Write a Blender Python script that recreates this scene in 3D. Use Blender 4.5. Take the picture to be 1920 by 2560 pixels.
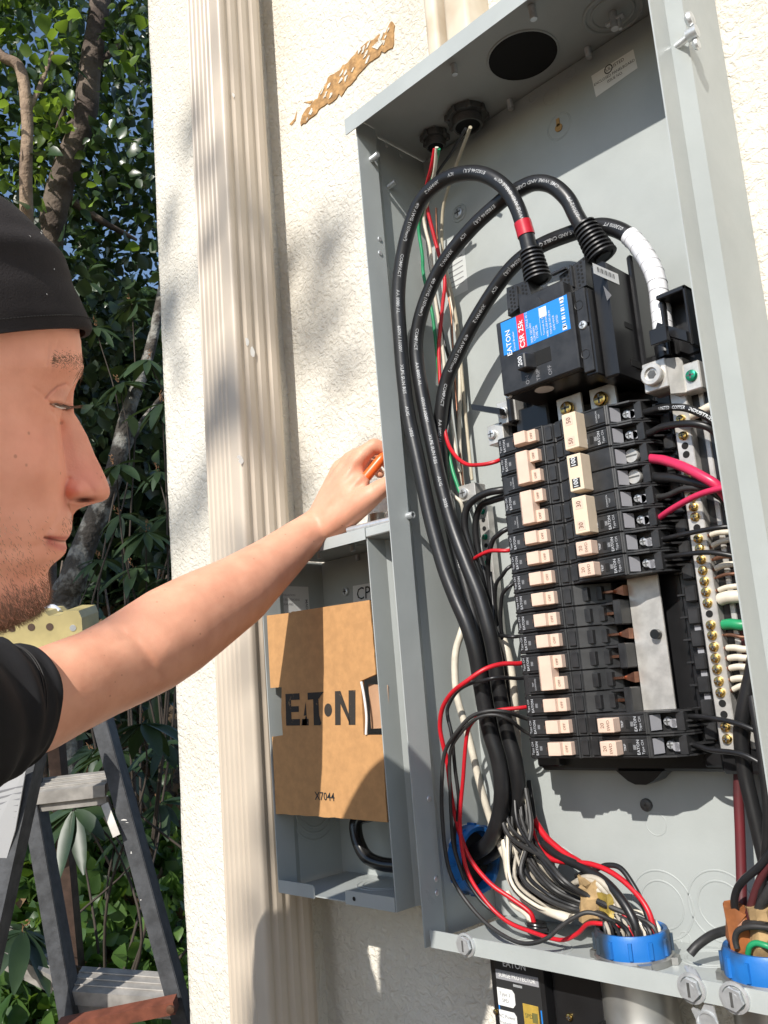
import bpy, bmesh, math, random
import numpy as np
from mathutils import Vector, Matrix, noise as mnoise

for _o in list(bpy.data.objects): bpy.data.objects.remove(_o)
SC = bpy.context.scene
COL = SC.collection
random.seed(7); RNG = np.random.default_rng(7)

# ------------------------------------------------------------------ camera
CAM = np.array([.4749, -.8511, -.2513]); PIT, ROL, YAW = .1696, .0812, .7848
FPX = 2174.88; PPX, PPY = 940.56, 1351.23          # in pixels of the 1920 x 2560 photograph
def _rot(rx, ry, rz):
    cx, sx, cy, sy, cz, sz = math.cos(rx), math.sin(rx), math.cos(ry), math.sin(ry), math.cos(rz), math.sin(rz)
    Rx = np.array([[1,0,0],[0,cx,-sx],[0,sx,cx]]); Ry = np.array([[cy,0,sy],[0,1,0],[-sy,0,cy]]); Rz = np.array([[cz,-sz,0],[sz,cz,0],[0,0,1]])
    return Rz @ Rx @ Ry
CM = _rot(PIT, ROL, YAW)
cd = bpy.data.cameras.new('camera'); cam = bpy.data.objects.new('camera', cd); COL.objects.link(cam)
cam.matrix_world = Matrix([[CM[0,0], CM[0,2], -CM[0,1], CAM[0]], [CM[1,0], CM[1,2], -CM[1,1], CAM[1]], [CM[2,0], CM[2,2], -CM[2,1], CAM[2]], [0,0,0,1]])
cd.sensor_fit = 'VERTICAL'; cd.sensor_height = 36.0; cd.lens = 36.0*FPX/2560
cd.shift_x = (960-PPX)/2560; cd.shift_y = (PPY-1280)/2560
cd.clip_start = .02; cd.clip_end = 500
SC.camera = cam
# ------------------------------------------------------------------ sky, sun, exposure
SUN = Vector((.3525, -1, .7577)).normalized()
W = bpy.data.worlds.new('World'); SC.world = W; W.use_nodes = True
nt = W.node_tree; bg = nt.nodes['Background']; sky = nt.nodes.new('ShaderNodeTexSky'); sky.sky_type = 'NISHITA'
sky.sun_disc = False; sky.sun_elevation = math.asin(SUN.z); sky.sun_rotation = math.atan2(SUN.x, SUN.y)
sky.air_density = 1.0; sky.dust_density = .6; sky.ozone_density = 1.6
nt.links.new(sky.outputs[0], bg.inputs[0]); bg.inputs[1].default_value = .13
sl = bpy.data.lights.new('sun', 'SUN'); sl.energy = 4.2; sl.angle = math.radians(.53); sl.color = (1.0, .955, .885)
so = bpy.data.objects.new('sun', sl); COL.objects.link(so); so.rotation_euler = SUN.to_track_quat('Z', 'Y').to_euler()
SC.render.engine = 'CYCLES'
SC.view_settings.view_transform = 'Standard'; SC.view_settings.look = 'None'; SC.view_settings.gamma = 1; SC.view_settings.exposure = .38
SC.cycles.max_bounces = 8; SC.cycles.diffuse_bounces = 4; SC.cycles.transparent_max_bounces = 8

# ------------------------------------------------------------------ pixel -> place
def ray(u, v): return CM @ np.array([(u-PPX)/FPX, 1, -(v-PPY)/FPX])
def at(u, v, h):                       # on the plane h metres in front of the panel's back sheet
    d = ray(u, v); return Vector(CAM + d*((-h-CAM[1])/d[1]))
def atx(u, v, X): d = ray(u, v); return Vector(CAM + d*((X-CAM[0])/d[0]))
def atz(u, v, Z): d = ray(u, v); return Vector(CAM + d*((Z-CAM[2])/d[2]))
def atd(u, v, t): return Vector(CAM + ray(u, v)*t)
CR, CF, CU = (Vector(CM[:, i]) for i in (0, 1, 2))

# ------------------------------------------------------------------ materials
MATS = {}
def mat(name, col, rough=.6, metal=0, var=.0, vscale=40, col2=None, bump=0, bscale=200, coat=0, sss=0, spec=.5, trans=0, bdist=.001, detail=3, ramp=(.35,.65)):
    if name in MATS: return MATS[name]
    m = bpy.data.materials.new(name); m.use_nodes = True; n = m.node_tree.nodes; l = m.node_tree.links
    b = n['Principled BSDF']; b.inputs['Roughness'].default_value = rough; b.inputs['Metallic'].default_value = metal
    b.inputs['Specular IOR Level'].default_value = spec
    if coat: b.inputs['Coat Weight'].default_value = coat; b.inputs['Coat Roughness'].default_value = .15
    if sss:
        b.inputs['Subsurface Weight'].default_value = sss; b.inputs['Subsurface Radius'].default_value = (1, .35, .2); b.inputs['Subsurface Scale'].default_value = .004
    c = (*col, 1)
    tc = n.new('ShaderNodeTexCoord')
    if var or col2:
        c2 = (*col2, 1) if col2 else tuple(max(0, min(1, x*(1-var))) for x in col)+(1,)
        nz = n.new('ShaderNodeTexNoise'); nz.inputs['Scale'].default_value = vscale; nz.inputs['Detail'].default_value = detail; nz.inputs['Roughness'].default_value = .6
        l.new(tc.outputs['Object'], nz.inputs['Vector'])
        rp = n.new('ShaderNodeValToRGB'); rp.color_ramp.elements[0].position = ramp[0]; rp.color_ramp.elements[1].position = ramp[1]
        rp.color_ramp.elements[0].color = c2; rp.color_ramp.elements[1].color = c
        l.new(nz.outputs['Fac'], rp.inputs[0]); l.new(rp.outputs[0], b.inputs['Base Color'])
    else: b.inputs['Base Color'].default_value = c
    if bump:
        bz = n.new('ShaderNodeTexNoise'); bz.inputs['Scale'].default_value = bscale; bz.inputs['Detail'].default_value = 4
        l.new(tc.outputs['Object'], bz.inputs['Vector'])
        bp = n.new('ShaderNodeBump'); bp.inputs['Strength'].default_value = bump; bp.inputs['Distance'].default_value = bdist
        l.new(bz.outputs['Fac'], bp.inputs['Height']); l.new(bp.outputs[0], b.inputs['Normal'])
    if trans:
        b.inputs['Transmission Weight'].default_value = 0
    m.diffuse_color = c; MATS[name] = m; return m
M_paint = mat('grey_enamel', (.415,.442,.430), .36, var=.14, vscale=7, bump=.14, bscale=420, bdist=.0006, spec=.5, detail=8)
def scuff(m, sc=5, lo=.26, hi=.52):
    n = m.node_tree.nodes; l = m.node_tree.links; tc = n.new('ShaderNodeTexCoord'); z = n.new('ShaderNodeTexNoise'); z.inputs['Scale'].default_value = sc; z.inputs['Detail'].default_value = 9; z.inputs['Roughness'].default_value = .7; z.inputs['Distortion'].default_value = 1.2
    mr = n.new('ShaderNodeMapRange'); mr.inputs['From Min'].default_value = .3; mr.inputs['From Max'].default_value = .7; mr.inputs['To Min'].default_value = lo; mr.inputs['To Max'].default_value = hi
    l.new(tc.outputs['Object'], z.inputs['Vector']); l.new(z.outputs['Fac'], mr.inputs['Value']); l.new(mr.outputs['Result'], n['Principled BSDF'].inputs['Roughness'])
scuff(M_paint)
M_black = mat('black_phenolic', (.030,.030,.031), .40, var=.5, vscale=60, bump=.12, bscale=700, bdist=.0004)
M_black2 = mat('black_plastic', (.014,.014,.015), .3, var=.3, vscale=30, bump=.05, bscale=500, bdist=.0004)
M_rub = mat('black_cable_jacket', (.017,.017,.018), .38, var=.35, vscale=35, bump=.1, bscale=260, bdist=.0006)
M_rubd = mat('dusty_black_wire', (.035,.034,.033), .5, var=.5, vscale=50)
M_red = mat('red_wire', (.56,.012,.022), .38, var=.2, vscale=60)
M_redd = mat('aged_red_wire', (.075,.018,.020), .5, var=.5, vscale=14, col2=(.15,.014,.02))
M_pink = mat('bright_red_wire', (.62,.03,.10), .36, var=.1, vscale=60)
M_white = mat('white_wire', (.72,.66,.54), .45, var=.25, vscale=50)
M_whted = mat('aged_white_wire', (.47,.42,.34), .55, var=.45, vscale=40)
M_green = mat('green_wire', (.02,.30,.12), .4, var=.25, vscale=50)
M_copper = mat('bare_copper', (.40,.19,.12), .38, 1, var=.4, vscale=80)
M_brown = mat('oxidised_copper', (.22,.11,.07), .5, .6, var=.4, vscale=80)
M_steel = mat('zinc_steel', (.70,.72,.73), .36, .65, var=.2, vscale=120)
M_alu = mat('tinned_aluminium', (.66,.64,.60), .42, .55, var=.25, vscale=60, bump=.1, bscale=300)
M_brass = mat('brass', (.72,.50,.16), .25, 1, var=.3, vscale=150)
M_tan = mat('tan_handle', (.71,.525,.415), .45, var=.08, vscale=60)
M_cream = mat('cream_handle', (.74,.61,.45), .45, var=.08, vscale=60)
M_print = mat('white_print', (.70,.72,.74), .6)
M_bprint = mat('dull_white_print', (.42,.43,.45), .6)
M_cprint = mat('grey_cable_print', (.50,.51,.52), .6, var=.5, vscale=220)
M_printd = mat('brown_print', (.16,.08,.05), .6)
M_tapew = mat('white_tape', (.80,.80,.82), .3, var=.06, vscale=90)
M_taper = mat('red_tape', (.50,.015,.03), .35)
M_blue = mat('blue_bushing', (.014,.15,.47), .42, col2=(.030,.050,.075), ramp=(.40,.52), vscale=16, bump=.1, bscale=300)
M_lblue = mat('label_blue', (.015,.22,.68), .45)
M_lred = mat('label_red', (.62,.02,.04), .45)
M_label = mat('paper_label', (.74,.74,.72), .5)
M_ink = mat('black_ink', (.02,.02,.02), .6)
M_inkg = mat('grey_ink', (.22,.22,.23), .6)
M_dark = mat('dark_void', (.006,.006,.006), .9)
M_lgrey = mat('light_grey_plastic', (.30,.30,.32), .4)
M_galv = mat('galvanised_conduit', (.50,.49,.46), .42, .85, var=.35, vscale=18)
M_cast = mat('die_cast_zinc', (.16,.16,.155), .45, .5, var=.4, vscale=40)

# ------------------------------------------------------------------ mesh builder
class MB:
    def __init__(s): s.v = []; s.f = []
    def add(s, vs, fs):
        o = len(s.v); s.v.extend([tuple(x) for x in vs]); s.f.extend([tuple(i+o for i in f) for f in fs]); return s
    def bm(s, b):
        b.verts.index_update(); s.add([v.co for v in b.verts], [[v.index for v in f.verts] for f in b.faces]); b.free(); return s
    def box(s, lo, hi, bev=0, seg=1, mtx=None):
        b = bmesh.new(); bmesh.ops.create_cube(b, size=1)
        lo = Vector(lo); hi = Vector(hi)
        for v in b.verts: v.co = Vector(((v.co[i]+.5)*(hi[i]-lo[i])+lo[i]) for i in range(3))
        if bev: bmesh.ops.bevel(b, geom=list(b.edges), offset=bev, segments=seg, affect='EDGES', profile=.5)
        if mtx: bmesh.ops.transform(b, matrix=mtx, verts=b.verts)
        return s.bm(b)
    def prism(s, poly, a, b_, axis='z', bev=0):       # poly: 2-D outline; extruded a..b_ along axis
        def P(p, t):
            return {'z': (p[0], p[1], t), 'x': (t, p[0], p[1]), 'y': (p[0], t, p[1])}[axis]
        b = bmesh.new(); v0 = [b.verts.new(P(p, a)) for p in poly]; v1 = [b.verts.new(P(p, b_)) for p in poly]; n = len(poly)
        b.faces.new(v0[::-1]); b.faces.new(v1)
        for i in range(n): b.faces.new((v0[i], v0[(i+1) % n], v1[(i+1) % n], v1[i]))
        bmesh.ops.recalc_face_normals(b, faces=b.faces)
        if bev: bmesh.ops.bevel(b, geom=list(b.edges), offset=bev, segments=1, affect='EDGES')
        return s.bm(b)
    def cyl(s, p0, p1, r, seg=16, r2=None, cap=True):
        p0 = Vector(p0); p1 = Vector(p1); d = (p1-p0).normalized(); a = d.orthogonal().normalized(); c = d.cross(a); r2 = r if r2 is None else r2
        vs = []
        for p, rr in ((p0, r), (p1, r2)):
            for i in range(seg):
                t = 2*math.pi*i/seg; vs.append(p+a*math.cos(t)*rr+c*math.sin(t)*rr)
        fs = [(i, (i+1) % seg, seg+(i+1) % seg, seg+i) for i in range(seg)]
        if cap: fs += [tuple(range(seg))[::-1], tuple(range(seg, 2*seg))]
        return s.add(vs, fs)
    def lathe(s, prof, org, axis, seg=24, closed=False):   # prof: (radius, height along axis)
        org = Vector(org); d = Vector(axis).normalized(); a = d.orthogonal().normalized(); c = d.cross(a); vs = []; n = len(prof)
        for r, h in prof:
            for i in range(seg):
                t = 2*math.pi*i/seg; vs.append(org+d*h+a*math.cos(t)*r+c*math.sin(t)*r)
        m = n if closed else n-1
        fs = [(j*seg+i, j*seg+(i+1) % seg, ((j+1) % n)*seg+(i+1) % seg, ((j+1) % n)*seg+i) for j in range(m) for i in range(seg)]
        if not closed and prof[0][0] > 1e-6: pass
        return s.add(vs, fs)
    def ring(s, org, axis, R, r, seg=40, k=8, flat=1):
        return s.lathe([(R+r*math.cos(2*math.pi*i/k), flat*r*math.sin(2*math.pi*i/k)) for i in range(k)], org, axis, seg, True)
    def tube(s, pts, rad, seg=12, cap=True):
        pts = [Vector(p) for p in pts]; n = len(pts); rads = rad if hasattr(rad, '__len__') else [rad]*n
        up = None; vs = []
        for i, p in enumerate(pts):
            t = (pts[min(i+1, n-1)]-pts[max(i-1, 0)]).normalized()
            if up is None: up = t.orthogonal().normalized()
            up = (up-t*up.dot(t)).normalized(); c = t.cross(up)
            for k in range(seg):
                a = 2*math.pi*k/seg; vs.append(p+(up*math.cos(a)+c*math.sin(a))*rads[i])
        fs = [(i*seg+k, i*seg+(k+1) % seg, (i+1)*seg+(k+1) % seg, (i+1)*seg+k) for i in range(n-1) for k in range(seg)]
        if cap: fs += [tuple(range(seg))[::-1], tuple(range((n-1)*seg, n*seg))]
        return s.add(vs, fs)
    def quad(s, a, b, c, d): return s.add([a, b, c, d], [(0, 1, 2, 3)])
    def build(s, name, m, parent=None, smooth=False, angle=40):
        me = bpy.data.meshes.new(name); off = parent.matrix_world.translation if parent else Vector((0,0,0))
        if parent and parent.parent: off = WLOC[parent.name]
        elif parent: off = WLOC.get(parent.name, Vector((0,0,0)))
        me.from_pydata([(v[0]-off[0], v[1]-off[1], v[2]-off[2]) for v in s.v], [], s.f); me.update()
        me.materials.append(m)
        o = bpy.data.objects.new(name, me); COL.objects.link(o)
        if parent: o.parent = parent
        WLOC[o.name] = Vector(off)
        if smooth: smooth_mesh(me, angle)
        return o
WLOC = {}
def smooth_mesh(me, angle=40):
    b = bmesh.new(); b.from_mesh(me); bmesh.ops.recalc_face_normals(b, faces=b.faces)
    for f in b.faces: f.smooth = True
    ca = math.radians(angle)
    for e in b.edges:
        if len(e.link_faces) == 2 and e.calc_face_angle(0) > ca: e.smooth = False
    b.to_mesh(me); b.free(); me.update()
def tag(o, label=None, cat=None, group=None, kind=None):
    if label: o['label'] = label
    if cat: o['category'] = cat
    if group: o['group'] = group
    if kind: o['kind'] = kind
    return o
def thing(name, label, cat, loc=(0,0,0), group=None):
    o = bpy.data.objects.new(name, None); COL.objects.link(o); o.location = loc; o.empty_display_size = .02; WLOC[o.name] = Vector(loc)
    return tag(o, label, cat, group)
def catmull(pts, n=8):
    pts = [Vector(p) for p in pts]; P = [pts[0]*2-pts[1]]+pts+[pts[-1]*2-pts[-2]]; out = []
    for i in range(1, len(P)-2):
        a, b, c, d = P[i-1:i+3]
        for k in range(n):
            t = k/n; out.append(.5*((2*b)+(c-a)*t+(2*a-5*b+4*c-d)*t*t+(3*b-a-3*c+d)*t**3))
    out.append(pts[-1]); return out
# ------------------------------------------------------------------ lettering
_TX = {}
def text2d(s, bold=False):
    k = (s, bold)
    if k not in _TX:
        cu = bpy.data.curves.new('t', 'FONT'); cu.body = s; cu.size = 1; cu.align_x = 'CENTER'; cu.align_y = 'CENTER'; cu.resolution_u = 2
        if bold: cu.offset = .012
        o = bpy.data.objects.new('t', cu); COL.objects.link(o)
        bpy.context.view_layer.update()
        me = bpy.data.meshes.new_from_object(o.evaluated_get(bpy.context.evaluated_depsgraph_get()))
        _TX[k] = ([(v.co.x, v.co.y) for v in me.vertices], [tuple(p.vertices) for p in me.polygons])
        bpy.data.objects.remove(o); bpy.data.curves.remove(cu); bpy.data.meshes.remove(me)
    return _TX[k]
def text(mb, s, org, xd, yd, size, wide=1, bold=False):      # flat lettering in the plane spanned by xd, yd
    vs, fs = text2d(s, bold); org = Vector(org); xd = Vector(xd).normalized(); yd = Vector(yd).normalized()
    return mb.add([org+xd*(x*size*wide)+yd*(y*size) for x, y in vs], fs)
def arclen(P):
    L = [0]
    for a, b in zip(P, P[1:]): L.append(L[-1]+(b-a).length)
    return L
def text_tube(mb, s, path, rad, s0, size, face, wide=1, bold=False):   # lettering that runs along a cable from arc length s0
    L = arclen(path); vs, fs = text2d(s, bold); mx = min(x for x, y in vs); out = []
    for x, y in vs:
        q = min(max(s0+(x-mx)*size*wide, 0), L[-1]-1e-5)
        i = max(0, np.searchsorted(L, q, 'right')-1); i = min(i, len(path)-2)
        f = (q-L[i])/(L[i+1]-L[i]+1e-9); p = path[i].lerp(path[i+1], f)
        t0 = (path[min(i+1, len(path)-1)]-path[max(i-1, 0)]).normalized(); t1 = (path[min(i+2, len(path)-1)]-path[i]).normalized(); t = t0.lerp(t1, f).normalized()
        n = Vector(face); n = (n-t*n.dot(t)).normalized(); c = n.cross(t)
        a = y*size/rad; out.append(p+(n*math.cos(a)+c*math.sin(a))*(rad*1.012+.00012))
    return mb.add(out, fs)
# ================================================================== setting
GZ = -1.75
def stucco():
    m = bpy.data.materials.new('painted_stucco'); m.use_nodes = True; n = m.node_tree.nodes; l = m.node_tree.links; b = n['Principled BSDF']
    b.inputs['Roughness'].default_value = .82; b.inputs['Specular IOR Level'].default_value = .25
    tc = n.new('ShaderNodeTexCoord')
    def nz(sc, det=4, dist=0, rough=.55):
        x = n.new('ShaderNodeTexNoise'); x.inputs['Scale'].default_value = sc; x.inputs['Detail'].default_value = det; x.inputs['Distortion'].default_value = dist; x.inputs['Roughness'].default_value = rough
        l.new(tc.outputs['Object'], x.inputs['Vector']); return x
    big = nz(3.2, 5); mid = nz(105, 4, .9); fine = nz(420, 3); pit = nz(120, 2)
    rp = n.new('ShaderNodeValToRGB'); e = rp.color_ramp.elements; e[0].position = .30; e[1].position = .62; e[0].color = (.64,.59,.495,1); e[1].color = (.745,.705,.62,1)
    l.new(big.outputs['Fac'], rp.inputs[0])
    # little brown specks and stains
    sp = n.new('ShaderNodeValToRGB'); e = sp.color_ramp.elements; e[0].position = .70; e[1].position = .76; e[0].color = (0,0,0,1); e[1].color = (1,1,1,1)
    pp = nz(30, 6, 1.5, .7); l.new(pp.outputs['Fac'], sp.inputs[0])
    mx = n.new('ShaderNodeMix'); mx.data_type = 'RGBA'; l.new(sp.outputs[0], mx.inputs['Factor']); l.new(rp.outputs[0], mx.inputs['A']); mx.inputs['B'].default_value = (.42,.33,.22,1)
    l.new(mx.outputs['Result'], b.inputs['Base Color'])
    r2 = n.new('ShaderNodeValToRGB'); e = r2.color_ramp.elements; e[0].position = .36; e[1].position = .60; l.new(mid.outputs['Fac'], r2.inputs[0])
    r3 = n.new('ShaderNodeMath'); r3.operation = 'MULTIPLY_ADD'; l.new(fine.outputs['Fac'], r3.inputs[0]); r3.inputs[1].default_value = .35; l.new(r2.outputs[0], r3.inputs[2])
    bp = n.new('ShaderNodeBump'); bp.inputs['Strength'].default_value = .75; bp.inputs['Distance'].default_value = .0022; l.new(r3.outputs[0], bp.inputs['Height']); l.new(bp.outputs[0], b.inputs['Normal'])
    MATS['painted_stucco'] = m; return m
M_stucco = stucco()
gm = MB(); N = 40
gv = []; gf = []
for j in range(N+1):
    for i in range(N+1):
        x = -60+120*(i/N); y = -60+120*(j/N); gv.append((x, y, GZ+.0*x))
gf = [(j*(N+1)+i, j*(N+1)+i+1, (j+1)*(N+1)+i+1, (j+1)*(N+1)+i) for j in range(N) for i in range(N)]
gm.add(gv, gf)
M_soil = mat('leaf_mould_soil', (.13,.085,.05), .95, var=.6, vscale=14, bump=.8, bscale=30, bdist=.03)
tag(gm.build('ground', M_soil), kind='structure')

# stucco wall: main face y=.004, a proud corner pier to the left
WY, PY = .004, -.028
wv = []; wf = []
zs = [GZ-.05+i*(2.9-GZ)/110 for i in range(111)]
for i, z in enumerate(zs):
    e1 = -.879+.006*mnoise.noise((0, 0, z*5))+.003*mnoise.noise((3, 0, z*22)); e2 = -.546+.004*mnoise.noise((7, 0, z*7))+.0016*mnoise.noise((9, 0, z*40))
    wv += [(e1, .5, z), (e1, PY+.012, z), (e1+.010, PY+.001, z), (e1+.022, PY, z), (e2-.008, PY, z), (e2-.001, PY+.006, z), (e2-.006, WY-.001, z), (e2+.004, WY, z), (2.2, WY, z), (2.2, .5, z)]
for i in range(110):
    for k in range(9): wf.append((i*10+k, i*10+k+1, (i+1)*10+k+1, (i+1)*10+k))
wt = thing('stucco_wall', 'rough cream stucco house wall behind the open electrical panel', 'wall', (-.3, .004, GZ))
MB().add(wv, wf).build('wall_face', M_stucco, wt, True, 60)
M_scar = mat('exposed_tan_mastic', (.52,.30,.12), .9, var=.55, vscale=70, col2=(.30,.17,.07), bump=.9, bscale=160, bdist=.003)
scar = [(752,318),(757,289),(787,255),(822,197),(868,162),(903,121),(960,81),(981,61),(985,115),(950,135),(924,160),(879,211),(851,237),(804,272)]
pp = catmull([at(u, v, -.004) for u, v in scar]+[at(*scar[0], -.004)], 7)[:-1]
pp = [p+Vector((mnoise.noise(p*90)*.007, 0, mnoise.noise(p*90+Vector((5, 5, 5)))*.007)) for p in pp]
def slab(mb, P, y0, y1):
    n = len(P); vs = [(p.x, y0, p.z) for p in P]+[(p.x, y1, p.z) for p in P]
    return mb.add(vs, [tuple(range(n))]+[(i, (i+1) % n, n+(i+1) % n, n+i) for i in range(n)])
so_ = slab(MB(), pp, .0022, .005).build('peeled_patch', M_scar, wt); so_['label'] = 'tan patch where paint peeled off'
for pts in ([(722,310),(735,296),(741,275),(738,299),(728,312)], [(930,118),(950,100),(962,102),(944,124)], [(758,255),(780,250),(775,258)]):
    slab(MB(), [at(u, v, -.002) for u, v in pts], .0012 if len(pts) == 4 else .0030, .004).build('paint_chip', M_stucco if len(pts) == 4 else M_scar, wt)

rs = random.Random(2)
for k in range(22):
    f = rs.random(); u = 765+205*f+rs.gauss(0, 9); v = 285-200*f+rs.gauss(0, 9); c = at(u, v, -.002); R = rs.uniform(.002, .0055)
    slab(MB(), [c+Vector((R*rs.uniform(.5,1.5)*math.cos(a), 0, R*rs.uniform(.4,1)*math.sin(a)+R*.6*math.cos(a))) for a in np.linspace(0, 6.28, 8)[:-1]], .0010, .004).build('paint_chip', M_stucco, wt)
# ribbed downspout standing on the corner pier
dt = thing('downspout', 'tall ribbed beige metal downspout on the corner of the stucco wall', 'downspout', (-.56, -.08, GZ))
M_spout = mat('beige_enamel', (.58,.495,.395), .42, var=.14, vscale=5, bump=.05, bscale=100)
prof = []
x0, x1, ya, yb = -.6095, -.516, -.1215, -.034
for i in range(73):
    t = i/72; x = x0+.006+(x1-x0-.012)*t; y = ya+.0019*max(0, math.sin(math.pi*2*t*7.0))**.8*(1 if t < .80 else 0); prof.append((x, y))
for i in range(1, 6): a = math.pi/2*i/6; prof.append((x1-.006+.006*math.sin(a), ya+.006-.006*math.cos(a)))
for i in range(49):
    t = i/48; y = ya+.006+(yb-ya-.012)*t; x = x1-.0026*max(0, math.sin(math.pi*2*(t*3.4-.25)))**.7*(1 if .08 < t else 0); prof.append((x, y))
prof += [(x1-.006, yb), (x0+.006, yb), (x0, yb-.006), (x0, ya+.006)]
n = len(prof); pv = []; pz = [GZ, -1.2, -.6, 0, .6, 1.2, 2.9]
for z in pz: pv += [(x+(z-.1)*.0095, y, z) for x, y in prof]
MB().add(pv, [(j*n+i, j*n+(i+1) % n, (j+1)*n+(i+1) % n, (j+1)*n+i) for j in range(len(pz)-1) for i in range(n)]).build('spout_tube', M_spout, dt, True, 30)
M_chip = mat('bare_white_paint', (.82,.80,.76), .7)
for (u, v, w, h_) in ((577,243,5,9), (615,855,5,15), (629,880,6,18), (597,1143,7,6), (602,1153,6,10)):
    c = atx(u, v, -.5165); xx = x1+(c.z-.1)*.0095+.0004; k = .0006
    a = [(c.y+k*1.6*w*math.cos(q)*random.uniform(.5, 1), c.z+k*h_*math.sin(q)*random.uniform(.6, 1)) for q in np.linspace(0, 6.2, 9)[:-1]]
    MB().add([(xx, y, z) for y, z in a], [tuple(range(8))]).build('paint_chip', M_chip, dt)

# two painted raceways that come down onto the panel roof
M_race = mat('cream_painted_raceway', (.66,.58,.46), .6, var=.2, vscale=10, col2=(.50,.40,.28), ramp=(.25,.5))
for nm, x0, x1, h, lab in (('conduit', -.1665, -.1455, .040, 'narrower of two cream painted conduits rising from the panel roof'), ('conduit', -.131, -.0925, .044, 'wider of two cream painted conduits rising from the panel roof')):
    t = thing(nm, lab, 'conduit', ((x0+x1)/2, -.02, .4635), 'conduits above the panel')
    vs = []; zz = [.4635+.05*i for i in range(40)]; ps = []
    for z in zz:
        w = .0018*mnoise.noise((x0*9, 0, z*9)); r = .006
        o = [(x0+w, 0.003), (x0+w, -h+r), (x0+w+r*.3, -h+r*.3), (x0+w+r, -h), (x1+w-r, -h), (x1+w-r*.3, -h+r*.3), (x1+w, -h+r), (x1+w, .003)]
        vs += [(a, b, z) for a, b in o]
    MB().add(vs, [(j*8+i, j*8+(i+1) % 8, (j+1)*8+(i+1) % 8, (j+1)*8+i) for j in range(len(zz)-1) for i in range(8)]).build('conduit_body', M_race, t, True, 50)
# ================================================================== main panel
XL, XR, ZB, ZT, D = -.2147, .1771, -.5247, .4615, .1375
XC = -.0124; PITCH = .0216
pt = thing('electrical_panel', 'large open grey electrical panel full of breakers on the stucco wall', 'electrical panel', (-.0188, 0, ZB))
G = .0014
def side(sgn, x):       # stepped side wall, sheet metal; sgn=+1 right
    o = [(x, -D), (x, -.1045), (x+sgn*.0105, -.0885), (x+sgn*.0105, -.0004)]
    i = [(x-sgn*G, -D), (x-sgn*G, -.1040), (x+sgn*(.0105-G), -.0880), (x+sgn*(.0105-G), -.0004)]
    return MB().prism(o+i[::-1], ZB-.0022 if sgn < 0 else ZB+.0006, ZT-.0035, 'z')
side(-1, XL).build('left_wall', M_paint, pt); side(1, XR).build('right_wall', M_paint, pt)
MB().box((XL-.0088, -.0012, ZB+.0005), (XR+.0088, .0034, ZT-.004)).build('back_sheet', M_paint, pt)
# roof with a turned-down front lip, bottom tray with a turned-up lip
LH = .0222
MB().prism([(.0034, ZT-.0022), (.0034, ZT-.0006), (-.1448, ZT-.0006), (-.1448, ZT-LH), (-.1436, ZT-LH), (-.1436, ZT-.0022)], XL-.0118, XR+.0118, 'x').build('roof', M_paint, pt)
LZ = .0175
MB().prism([(-.0014, ZB), (-.0014, ZB+.0014), (-D+.0008, ZB+.0014), (-D+.0008, ZB+LZ), (-D-.0006, ZB+LZ), (-D-.0006, ZB)], XL+.0098, XR-.0016, 'x').build('bottom_tray', M_paint, pt)
FZ = ZB+.0014
def ring(org, ax, R, r=.0011, name='knockout'):
    return MB().ring(org, ax, R, r, 44, 6, .6).build(name, M_paint, pt, True)
for (u, v), R in (((1655,2262), (.0235,.0335)), ((1803,2266), (.0235,.0335)), ((1395,2190), (.0235,.033))):
    c = at(u, v, .0012)
    for q in R: ring(c, (0, 1, 0), q)
for (u, v), R in (((1712,2345), .0058), ((1640,2060), .0115), ((1745,745), .011), ((1377,240), .011)): ring(at(u, v, .0012), (0, 1, 0), R, .0007, 'dimple')
c = at(1397, 316, .0012)
for R in (.0165, .0150): ring(c, (0, 1, 0), R, .0007)
ks = MB(); ks.cyl(c+Vector((0,-.0003,-.002)), c+Vector((0,-.0012,-.002)), .0050, 20); ks.box(c+Vector((-.0022,-.0012,0)), c+Vector((.0022,-.0003,.010))); ks.build('keyhole', mat('wood_behind', (.40,.24,.09), .8), pt)
ring(atz(1335, 2372, FZ), (0, 0, 1), .030); ring(atz(1335, 2372, FZ), (0, 0, 1), .038)
for uv in ((1775, 2395), ): ring(atz(*uv, FZ), (0, 0, 1), .0215, .0016); ring(atz(*uv, FZ), (0, 0, 1), .027, .0012)
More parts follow.
